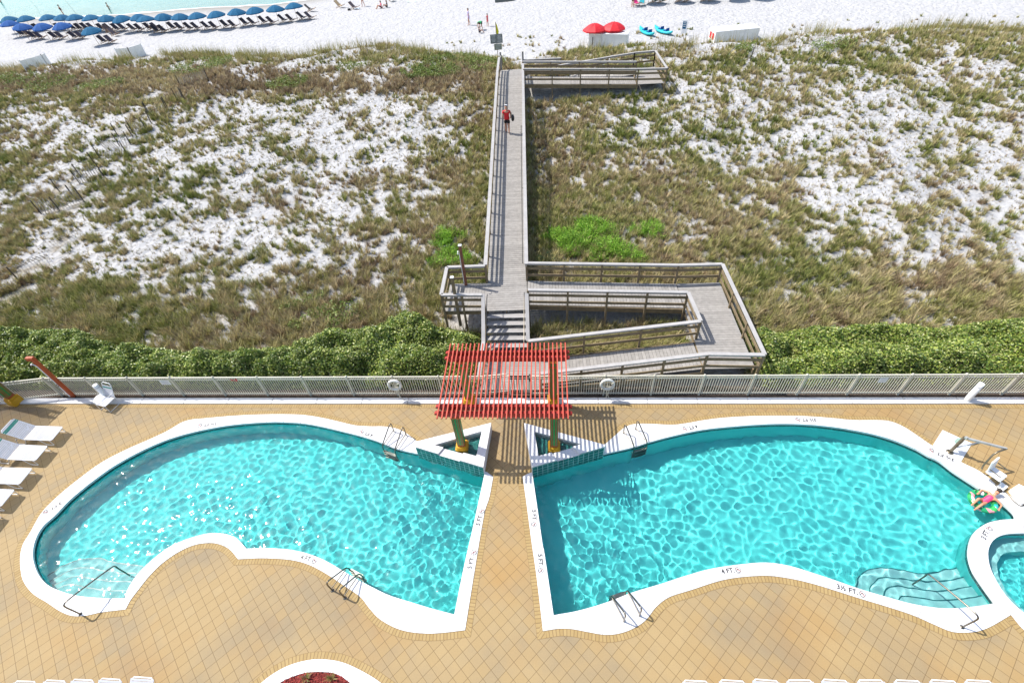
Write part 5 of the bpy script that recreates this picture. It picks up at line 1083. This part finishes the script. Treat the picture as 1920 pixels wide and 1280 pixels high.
# small things on the sand
for px,py,lb,m_,d in((655,20,'small black bag lying on the sand right of the tan chair',M_rubber,(.35,.25,.22)),(616,20,'open white folding frame left of the tan chair',M_white,(.6,.4,.25)),(634,24,'white folded towel below the tan chair',M_white,(.7,.4,.08)),(668,17,'pale blue towel spread left of the couple',mat('pale_blue_towel',(.45,.55,.65),.9),(.9,.5,.04)),(946,3,'grey low cart at the top edge of the beach',mat('dark_grey_cart',(.12,.13,.12),.7),(2.4,.8,.35)),(775,3,'pale beach blanket at the top edge right of the couple',mat('mint_blanket',(.5,.65,.58),.9),(1.5,1.,.05))):
    q=MB(); 
    if d[2]<.1:
        n=7; vs=[(d[0]*(i/(n-1)-.5),d[1]*(j/(n-1)-.5),.03+.035*math.sin(i*1.7+j)) for j in range(n) for i in range(n)]; vs+= [(x,y,z-.025) for x,y,z in vs]; f=[]
        for j in range(n-1):
            for i in range(n-1): a=j*n+i; f+=[(a,a+1,a+n+1,a+n),(a+n*n+n,a+n+1+n*n,a+1+n*n,a+n*n)]
        q.add(vs,f,smooth=True)
    elif 'frame' in lb:
        for s in(-1,1): q.tube([(-.3,s*.2,0),(.3,s*.2,.3)],.015,5); q.tube([(.3,s*.2,0),(-.3,s*.2,.3)],.015,5)
        q.tube([(-.3,-.2,.3),(-.3,.2,.3)],.015,5); q.tube([(.3,-.2,.3),(.3,.2,.3)],.015,5)
    else: q.box((0,0,d[2]/2),d); q.tube([(-d[0]*.3,0,d[2]),(-d[0]*.15,0,d[2]*1.5),(d[0]*.15,0,d[2]*1.5),(d[0]*.3,0,d[2])],.015,5)
    o=q.build(lb.split(' ')[2] if False else {'bag':'bag'}.get('bag' if 'bag' in lb else '', 'towel' if 'towel' in lb else ('blanket' if 'blanket' in lb else ('cart' if 'cart' in lb else 'folding_frame'))),m_,bevel=.03 if 'bag' in lb or 'cart' in lb else 0); o.location=GT(px,py); tag(o,lb,o.name.split('.')[0].replace('_',' '))
q=MB()
for k,(p,r) in enumerate((((1771,597),.14),((1778,600),.10),((1790,597),.09),((1800,600),.07))): c=GT(*p); q.lathe([(0,.09),(r*.6,.08),(r,.03),(r*.9,0)],(c.x,c.y,c.z),7,sx=1.5)
tag(q.build('white_debris',M_boxwhite),kind='stuff')

# ================================================================== SAND FENCING (left dune)
def slat_fence(pts,label,h_=.95,lean=.0,posts=True,fl=1.):
    """broken lath fence through pixel points on the sand; lean tips the tops over"""
    P=[GT(*p) for p in pts]; e=empty('sand_fence',P[0],0,label,'sand fence','broken lath sand fences on the left dune'); o=P[0]; q=MB(); 
    for a,b in zip(P[:-1],P[1:]):
        L=(b-a).length; n=int(L/.17); d=(b-a).normalized(); nrm=V3(-d.y,d.x,0)
        for i in range(n):
            p=a+d*(i+.5)*L/n; p=p.copy(); p.z=float(terrain(p.x,p.y)); tp=p+V3(0,0,h_*math.cos(lean)*random.uniform(.9,1.05))+nrm*h_*math.sin(lean)+d*random.uniform(-.04,.04); q.beam(p-o-V3(0,0,.05),tp-o,.075,.014,up=d)
        for t in(.25,.75):
            f=lambda p:p+V3(0,0,h_*t*math.cos(lean))+nrm*h_*t*math.sin(lean)-o
            a2,b2=a.copy(),b.copy(); a2.z=float(terrain(a.x,a.y)); b2.z=float(terrain(b.x,b.y)); q.beam(f(a2),f(b2),.012,.012)
    q.build('slat_panel',M_slat,e)
    if posts:
        for p in P: q=MB(); z=float(terrain(p.x,p.y)); q.tube([V3(p.x,p.y,z-.2)-o,V3(p.x,p.y,z+1.05)-o],.035,7); q.build('post',mat('dark_fence_post',(.07,.06,.05),.9),e)
slat_fence([(0,548),(38,528)],'pale lath fence length lowest on the left dune, lying back',.9,-.9)
slat_fence([(22,505),(92,478)],'lath fence length lying nearly flat near the left edge, second lowest',.9,-1.0,False)
slat_fence([(70,468),(138,438)],'pale lying lath fence length, third from the bottom of the dune',.9,-.95,False)
slat_fence([(78,402),(112,395),(158,378)],'standing lath fence length left of centre, lower of the two standing ones',.95,.15)
slat_fence([(112,360),(150,345),(196,332)],'standing lath fence length just above another, with dark posts',.95,.1)
slat_fence([(190,300),(240,292)],'small collapsed lath piece between two leaning dark posts',.6,.9,True)
slat_fence([(196,278),(222,275)],'short fanned lath piece, left one halfway up the dune',.8,-.5,False); slat_fence([(225,275),(246,272)],'short fanned lath piece, right one halfway up the dune',.8,.4,True)
slat_fence([(222,256),(250,250),(275,245)],'collapsed lath length under two dark posts higher on the dune',.7,.8)
slat_fence([(280,218),(314,208)],'pale sagging lath length near the brown scrub band',.6,.6)
slat_fence([(333,190),(345,188)],'tiny lath remnant against the brown scrub band',.7,.2)
slat_fence([(340,165),(392,152)],'topmost standing lath fence length within the brown scrub',.9,.1)
M_dpost=mat('dark_fence_post',(.07,.06,.05),.9)
for i,(px,py,lb) in enumerate([(180,310,'dark leaning post left of the small collapsed lath piece'),(140,372,'dark post beside the lower standing lath fence'),(152,172+160,'dark post at the left end of the upper standing lath fence'),(250,258,'dark post above the fanned laths'),(284,232,'dark post under the pale sagging laths'),(281,214,'dark post at the left end of the sagging laths'),(316,205,'dark post at the right end of the sagging laths'),(348,190,'dark post beside the tiny lath remnant'),(717,150,'short dark post alone in the scrub left of the boardwalk'),(1406,115,'dark post alone in the grass right of the beach ramp'),(1110,92,'dark post against the left storage box')]):
    p=GT(px,py); q=MB(); lx=random.uniform(-.12,.12); q.tube([(0,0,-.2),(lx,.02,1.0)],.04,7); o=q.build('wooden_post',M_dpost); o.location=p; tag(o,lb,'post','dark posts on the dunes')

# ================================================================== PEOPLE AND FLOAT
BULK=[1.]
def skin_mesh(name,chains,mat_,parent,sub=2,smooth=True):
    """chains: list of [(point,radius),...]; a chain whose first point repeats an earlier one is welded to it"""
    vs=[];rs=[];es=[]; idx={}
    def vid(p,r):
        k=tuple(round(c,4) for c in p)
        if k not in idx: idx[k]=len(vs); vs.append(p); rs.append(r)
        return idx[k]
    for ch_ in chains:
        pr=None
        for p,r in ch_:
            i=vid(p,r)
            if pr is not None and i!=pr: es.append((pr,i))
            pr=i
    me=bpy.data.meshes.new(name); me.from_pydata([tuple(v) for v in vs],es,[]); o=bpy.data.objects.new(name,me); C.objects.link(o)
    m=o.modifiers.new('s','SKIN'); m.use_smooth_shade=True; m.branch_smoothing=.4
    for v,r in zip(me.skin_vertices[0].data,rs): rr=(r,r) if not isinstance(r,tuple) else r; v.radius=(rr[0]*BULK[0],rr[1]*BULK[0])
    me.skin_vertices[0].data[0].use_root=True
    s=o.modifiers.new('u','SUBSURF'); s.levels=sub; s.render_levels=sub
    dg=bpy.context.evaluated_depsgraph_get(); dg.update(); m2=bpy.data.meshes.new_from_object(o.evaluated_get(dg)); bpy.data.objects.remove(o)
    m2.name=name; m2.polygons.foreach_set('use_smooth',[True]*len(m2.polygons)); r=link(name,m2,None,parent); m2.materials.clear(); m2.materials.append(mat_); return r
def hand(w_,e_,side,chains,curl=.4,k=1.):
    """palm and five fingers after wrist w_, forearm direction from elbow e_"""
    w_,e_=Vector(w_),Vector(e_); d=(w_-e_).normalized(); s=d.cross(V3(0,0,1)); s=s.normalized() if s.length>.1 else V3(0,1,0); u=s.cross(d).normalized()*-1
    palm=w_+d*.075*k; chains.append([(w_,.024*k),(palm,(.034*k,.02*k))])
    for i,(o_,L) in enumerate(((-.028,.062),(-.010,.075),(.009,.072),(.027,.058))):
        b=palm+s*o_*k; chains.append([(palm,(.034*k,.02*k)),(b+d*.02*k,.009*k),(b+d*(.02+L*.5)*k+u*L*.2*curl*k,.008*k),(b+d*(.02+L*.8)*k+u*L*.7*curl*k,.007*k)])
    tb=w_+d*.03*k; chains.append([(w_,.024*k),(tb-s*side*.03*k,.011*k),(tb-s*side*.052*k+d*.03*k,.009*k)])
def person(loc,rz,J,label,top=None,bottom=None,hair=None,scale=1.,bag=None,cap=None,skin=None,hands=True,one_piece=None,grp=None,dress=None,bulk=1.):
    """J: joint dict in metres (x right, y forward, z up)"""
    e=empty('person',loc,rz,label,'person',grp); e.scale=(scale,)*3; v=lambda k:Vector(J[k]); sk_=skin or M_skin
    pel,ch,nk,hd=v('pelvis'),v('chest'),v('neck'),v('head'); mid=pel.lerp(ch,.45); ax=(v('shR')-v('shL')).normalized(); fwd=Vector(J.get('face',(0,1,0))).normalized()
    ctr=[[(pel,(.135,.10)),(mid,(.118,.088)),(ch,(.145,.10)),(ch.lerp(nk,.75),(.075,.06)),(nk,.052),(nk.lerp(hd,.45),.06),(hd,(.082,.092)),(hd+(hd-nk).normalized()*.07,(.07,.08))]]
    for s in'LR':
        ctr.append([(ch,(.145,.10)),(v('sh'+s),.056),(v('sh'+s).lerp(v('el'+s),.5),.046),(v('el'+s),.038),(v('el'+s).lerp(v('wr'+s),.4),.036),(v('wr'+s),.024)])
        if hands: hand(J['wr'+s],J['el'+s],1 if s=='L' else -1,ctr)
        hp=pel+ax*(.09 if s=='R' else -.09)-(V3(0,0,.03) if 'sit' not in J else V3(0,0,0)); kn,an,to=v('kn'+s),v('an'+s),v('to'+s)
        ctr.append([(pel,(.135,.10)),(hp,.088),(hp.lerp(kn,.5),.075),(kn,.052),(kn.lerp(an,.35),.052),(an,.034),(an.lerp(to,.35)-V3(0,0,.01),.036),(to,.03)])
    BULK[0]=bulk; body=skin_mesh('body',ctr,sk_,e)
    side_=fwd.cross((hd-nk).normalized()); q=MB(); q.lathe([(0,.018),(.012,.01),(.016,0),(0,-.012)],hd+fwd*.088,8)
    for s in(-1,1): q.lathe([(0,.012),(.008,.008),(.010,0),(.0,-.01)],hd+fwd*.078+side_*s*.03+V3(0,0,.022),8); 
    q.build('face_features',mat('face_dark',(.20,.08,.06),.5),body); q=MB()
    for s in(-1,1): q.lathe([(0,.03),(.014,.015),(.016,0),(.0,-.03)],hd+side_*s*.085,8)
    q.build('ear',sk_,body)
    if top:
        c=[[(pel.lerp(ch,-.18),(.165,.125)),(pel.lerp(ch,.05),(.16,.122)),(mid,(.15,.115)),(ch,(.158,.116)),(ch.lerp(nk,.72),(.092,.075))]]
        for s in'LR': c.append([(ch,(.158,.116)),(v('sh'+s),.068),(v('sh'+s).lerp(v('el'+s),.6),.062)])
        skin_mesh('shirt',c,top,e)
    if bottom:
        c=[[(pel.lerp(ch,.1),(.138,.105)),(pel,(.148,.112))]]
        for s in'LR':
            hp=pel+ax*(.09 if s=='R' else -.09)-(V3(0,0,.03) if 'sit' not in J else V3(0,0,0)); c.append([(pel,(.148,.112)),(hp,.104),(hp.lerp(v('kn'+s),.72),.088)])
        skin_mesh('shorts',c,bottom,e)
    if one_piece:
        c=[[(pel-(ch-pel).normalized()*.03,(.10,.085)),(pel,(.146,.11)),(mid,(.128,.098)),(ch,(.152,.112)),(ch.lerp(nk,.45),(.12,.09))]]; skin_mesh('swimsuit',c,one_piece,e)
    if dress:
        dn=V3(0,0,-1); c=[[(pel+dn*.38,(.20,.17)),(pel+dn*.1,(.18,.14)),(mid,(.14,.11)),(ch,(.156,.115)),(ch.lerp(nk,.7),(.09,.07))]]
        for s in'LR': c.append([(ch,(.156,.115)),(v('sh'+s),.066),(v('sh'+s).lerp(v('el'+s),.7),.06)])
        skin_mesh('dress',c,dress,e)
    BULK[0]=1.; hu=(hd-nk).normalized(); hc=hd+hu*.035-fwd*.015
    if cap:
        skin_mesh('cap',[[(hc-fwd*.01,(.088,.095)),(hc+hu*.055,(.075,.08))],[(hc-fwd*.01,(.088,.095)),(hc+fwd*.11,(.06,.012)),(hc+fwd*.16,(.05,.01))]],cap,body)
    if hair:
        L=J.get('hairlen',.12); skin_mesh('hair',[[(hc+hu*.05,(.080,.085)),(hc-fwd*.012,(.100,.102)),(hd-fwd*.075-hu*L*.5,(.07,.045)),(hd-fwd*.085-hu*L,(.055,.035))]],hair,body)
    return e
def stand(step=.0,arm=.1,**kw):
    J=dict(pelvis=(0,0,.93),chest=(0,.01,1.28),neck=(0,.0,1.46),head=(0,.02,1.62),shL=(-.19,0,1.40),shR=(.19,0,1.40),elL=(-.25,-arm,1.13),elR=(.25,arm,1.13),wrL=(-.25,-arm*.4+.08,.90),wrR=(.25,arm+.12,.90),
        knL=(-.10,step*.55+.03,.50),anL=(-.10,step,.09),toL=(-.11,step+.17,.03),knR=(.10,-step*.3+.03,.50),anR=(.10,-step-.03,.10+step*.15),toR=(.11,-step+.13,.03))
    J.update(kw); return J
# man walking down the boardwalk, seen from behind, bag at his right side
py_=34.2; mx=cx(36.9)-.10
pm=G(952,250,2.5); pz=zd(pm.y); pm=G(952,250,pz+.02)
man=person(V3(pm.x,pm.y,zd(pm.y)+.0),R_(2),stand(.16,.10,elR=(.27,-.02,1.15),wrR=(.24,.12,.98),elL=(-.24,-.03,1.13),wrL=(-.24,.14,.94)),'person in red shirt and black shorts walking away on the boardwalk',top=mat('red_shirt',(.62,.015,.02),.7),bottom=mat('black_shorts',(.012,.012,.015),.7),cap=mat('pale_cap',(.62,.62,.64),.7),scale=1.06,bulk=1.22)
q=MB(); q.lathe([(0,.19),(.10,.17),(.15,.05),(.15,-.10),(.10,-.19),(0,-.2)],(0,0,0),14,sx=.7,sy=1.25); q.tube([(-.03,.12,.15),(-.15,.05,.42),(-.18,-.05,.42),(-.03,-.12,.15)],.015,6)
o=q.build('shoulder_bag',M_rubber); o.location=man.location+V3(.40,.02,1.02); tag(o,'black shoulder bag at the right hip of the walking person','bag')
# woman in a swimsuit on a ring float: origin at the ring centre, head along +x
fl=empty('swim_ring',G(1841,941,-.10),R_(20),'round green and pink leaf patterned swim ring carrying a person','swim ring'); fl.location.z=-.05; fl.scale=(.74,)*3
q=MB(); R0,r0=.44,.135; n=48
vs=[];fs=[];m=12
for i in range(n):
    a=2*math.pi*i/n
    for k in range(m): b=2*math.pi*k/m; rr=R0+r0*math.cos(b); vs.append((rr*math.cos(a),rr*math.sin(a),r0*.85*math.sin(b)))
for i in range(n):
    for k in range(m): fs.append((i*m+k,((i+1)%n)*m+k,((i+1)%n)*m+(k+1)%m,i*m+(k+1)%m))
q.add(vs,fs,smooth=True)
def ring_mat():
    t=NT('leaf_print_vinyl'); t.set(.25); tc=t.n.new('ShaderNodeTexCoord'); v=t.new('ShaderNodeTexVoronoi'); v.inputs['Scale'].default_value=6.5; mp=t.new('ShaderNodeMapping'); mp.inputs['Scale'].default_value=(1.,.55,1); t.ln(tc.outputs['Object'],mp.inputs[0]); t.ln(mp.outputs[0],v.inputs['Vector']); sep=t.new('ShaderNodeSeparateColor'); t.ln(v.outputs['Color'],sep.inputs[0])
    x=t.ramp(sep.outputs[0],[(0,(.02,.22,.06)),(.30,(.05,.50,.12)),(.42,(.75,.30,.34)),(.60,(.74,.74,.66)),(.76,(.02,.30,.12)),(.9,(.02,.45,.45))]); x.node.color_ramp.interpolation='CONSTANT'; t.col(x); return t.m
q.build('ring_tube',ring_mat(),fl); q=MB(); 
for s in(-1,1): q.tube([(.1*s+.1,.44,.12),(.1*s+.16,.46,.20),(.1*s+.05,.46,.20)],.012,6)
q.build('handle',M_rubber,fl)
M_skin2=mat('tanned_skin',(.58,.27,.15),.4,var=.06)
Jw=dict(sit=1,pelvis=(-.02,-.02,.02),chest=(.30,.0,.20),neck=(.46,.02,.28),head=(.58,.05,.36),face=(-.5,-.3,.8),shL=(.40,.19,.25),shR=(.38,-.19,.24),elL=(.30,.40,.17),elR=(.42,-.42,.16),wrL=(.06,.34,.17),wrR=(.22,-.50,.16),
    knL=(-.34,.10,.30),anL=(-.72,.0,.20),toL=(-.86,-.03,.26),knR=(-.38,-.14,.24),anR=(-.76,-.20,.16),toR=(-.90,-.22,.22),hairlen=.05)
Jw['face']=(-.85,-.25,.35)
wm=person(fl.location,R_(20),Jw,'person in a pink swimsuit with a dark bun lying on the patterned swim ring',one_piece=mat('pink_swimsuit',(.85,.05,.16),.5),hair=M_hair,skin=M_skin2,scale=.76)
q=MB(); q.lathe([(0,.10),(.08,.06),(.10,0),(.08,-.06),(0,-.09)],(.70,.07,.42),12); hb=q.build('hair_bun',M_hair,[c for c in wm.children if c.name.startswith('body')][0])
# people on the beach
M_lilac=mat('lilac_cloth',(.50,.42,.66),.8); M_coral=mat('coral_cloth',(.70,.12,.14),.8); M_dk=mat('dark_cloth',(.03,.03,.05),.8); M_grn=mat('green_cloth',(.02,.35,.12),.8); M_wht=mat('white_cloth',(.7,.7,.7),.8)
def at_beach(px,py): return GT(px,py)
person(at_beach(880,47.5),R_(100),stand(.08,.05),'person standing on the beach in a long lilac cover-up',dress=M_lilac,hair=M_hair,scale=.97,hands=False)
person(at_beach(915,50),R_(60),stand(.08,.05),'child in a coral top walking on the sand near the access sign',top=M_coral,bottom=M_coral,hair=M_hair,scale=.74,hands=False)
bend=dict(pelvis=(0,-.10,.72),chest=(0,.22,.80),neck=(0,.36,.78),head=(0,.48,.72),face=(0,.4,-.9),shL=(-.18,.28,.78),shR=(.18,.28,.78),elL=(-.24,.36,.52),elR=(.24,.36,.52),wrL=(-.16,.46,.30),wrR=(.16,.46,.30),knL=(-.14,.10,.42),anL=(-.16,-.1,.09),toL=(-.18,.06,.03),knR=(.14,.10,.42),anR=(.16,-.1,.09),toR=(.18,.06,.03))
person(at_beach(902,56),R_(160),bend,'person in a green top bending down over the sand',top=M_grn,bottom=M_dk,hair=M_hair,hands=False)
sitj=dict(sit=1,pelvis=(0,0,.12),chest=(0,-.06,.46),neck=(0,-.04,.62),head=(0,0,.78),shL=(-.18,-.05,.56),shR=(.18,-.05,.56),elL=(-.26,-.02,.34),elR=(.26,-.02,.34),wrL=(-.2,.2,.3),wrR=(.2,.2,.3),knL=(-.12,.38,.40),anL=(-.12,.62,.08),toL=(-.12,.76,.04),knR=(.12,.38,.40),anR=(.12,.62,.08),toR=(.12,.76,.04))
person(at_beach(899,62),R_(-70),sitj,'small child sitting on the sand in front of the bending person',top=M_dk,bottom=M_dk,hair=M_hair,scale=.7,hands=False)
person(at_beach(715,16),R_(120),sitj,'seated person in a pink top, left of the couple on the sand',top=mat('pink_cloth',(.75,.15,.25),.8),bottom=M_dk,hair=M_hair,hands=False)
person(at_beach(726,15),R_(100),sitj,'seated person in a dark top, right of the couple on the sand',top=M_dk,bottom=M_dk,hair=M_hair,hands=False)
person(at_beach(682,13),R_(70),stand(.14,.12),'person in red swimwear walking along the wet sand',one_piece=M_coral,hair=M_hair,hands=False)
person(at_beach(1186,14),R_(20),stand(.03,.03),'person in dark clothes standing left of the pink chair',top=M_dk,bottom=M_dk,hair=M_hair,hands=False)
person(at_beach(122,33),R_(-40),stand(.1,.1),'person standing behind the umbrella row at the water edge',one_piece=M_dk,hair=M_hair,hands=False)
for px,py,lb in((205,18,'swimmer leaning forward in the shallow sea'),(2,5,'swimmer at the top left corner in the sea')):
    p=G(px,py,.5); person(V3(p.x,p.y,-.25),R_(-60),stand(.1,.2),lb,bottom=M_dk,hair=M_hair,hands=False)
# fishing rods stuck by the water
for px,py,lb in((80,28,'thin fishing rod planted at the water edge, left one'),(146,30,'thin fishing rod planted at the water edge, right one')):
    p=GT(px,py); q=MB(); q.tube([(0,0,0),(-1.0,.1,3.2)],[.02,.008],5); o=q.build('fishing_rod',M_darksteel); o.location=p; tag(o,lb,'fishing rod','fishing rods at the water edge')
for ob in bpy.data.objects:
    if ob.name.split('.')[0] in('step','handrail','rail','body','swimsuit','ring_tube','waterline_tile','step_edge_tile'): ob.cycles.is_caustics_receiver=True
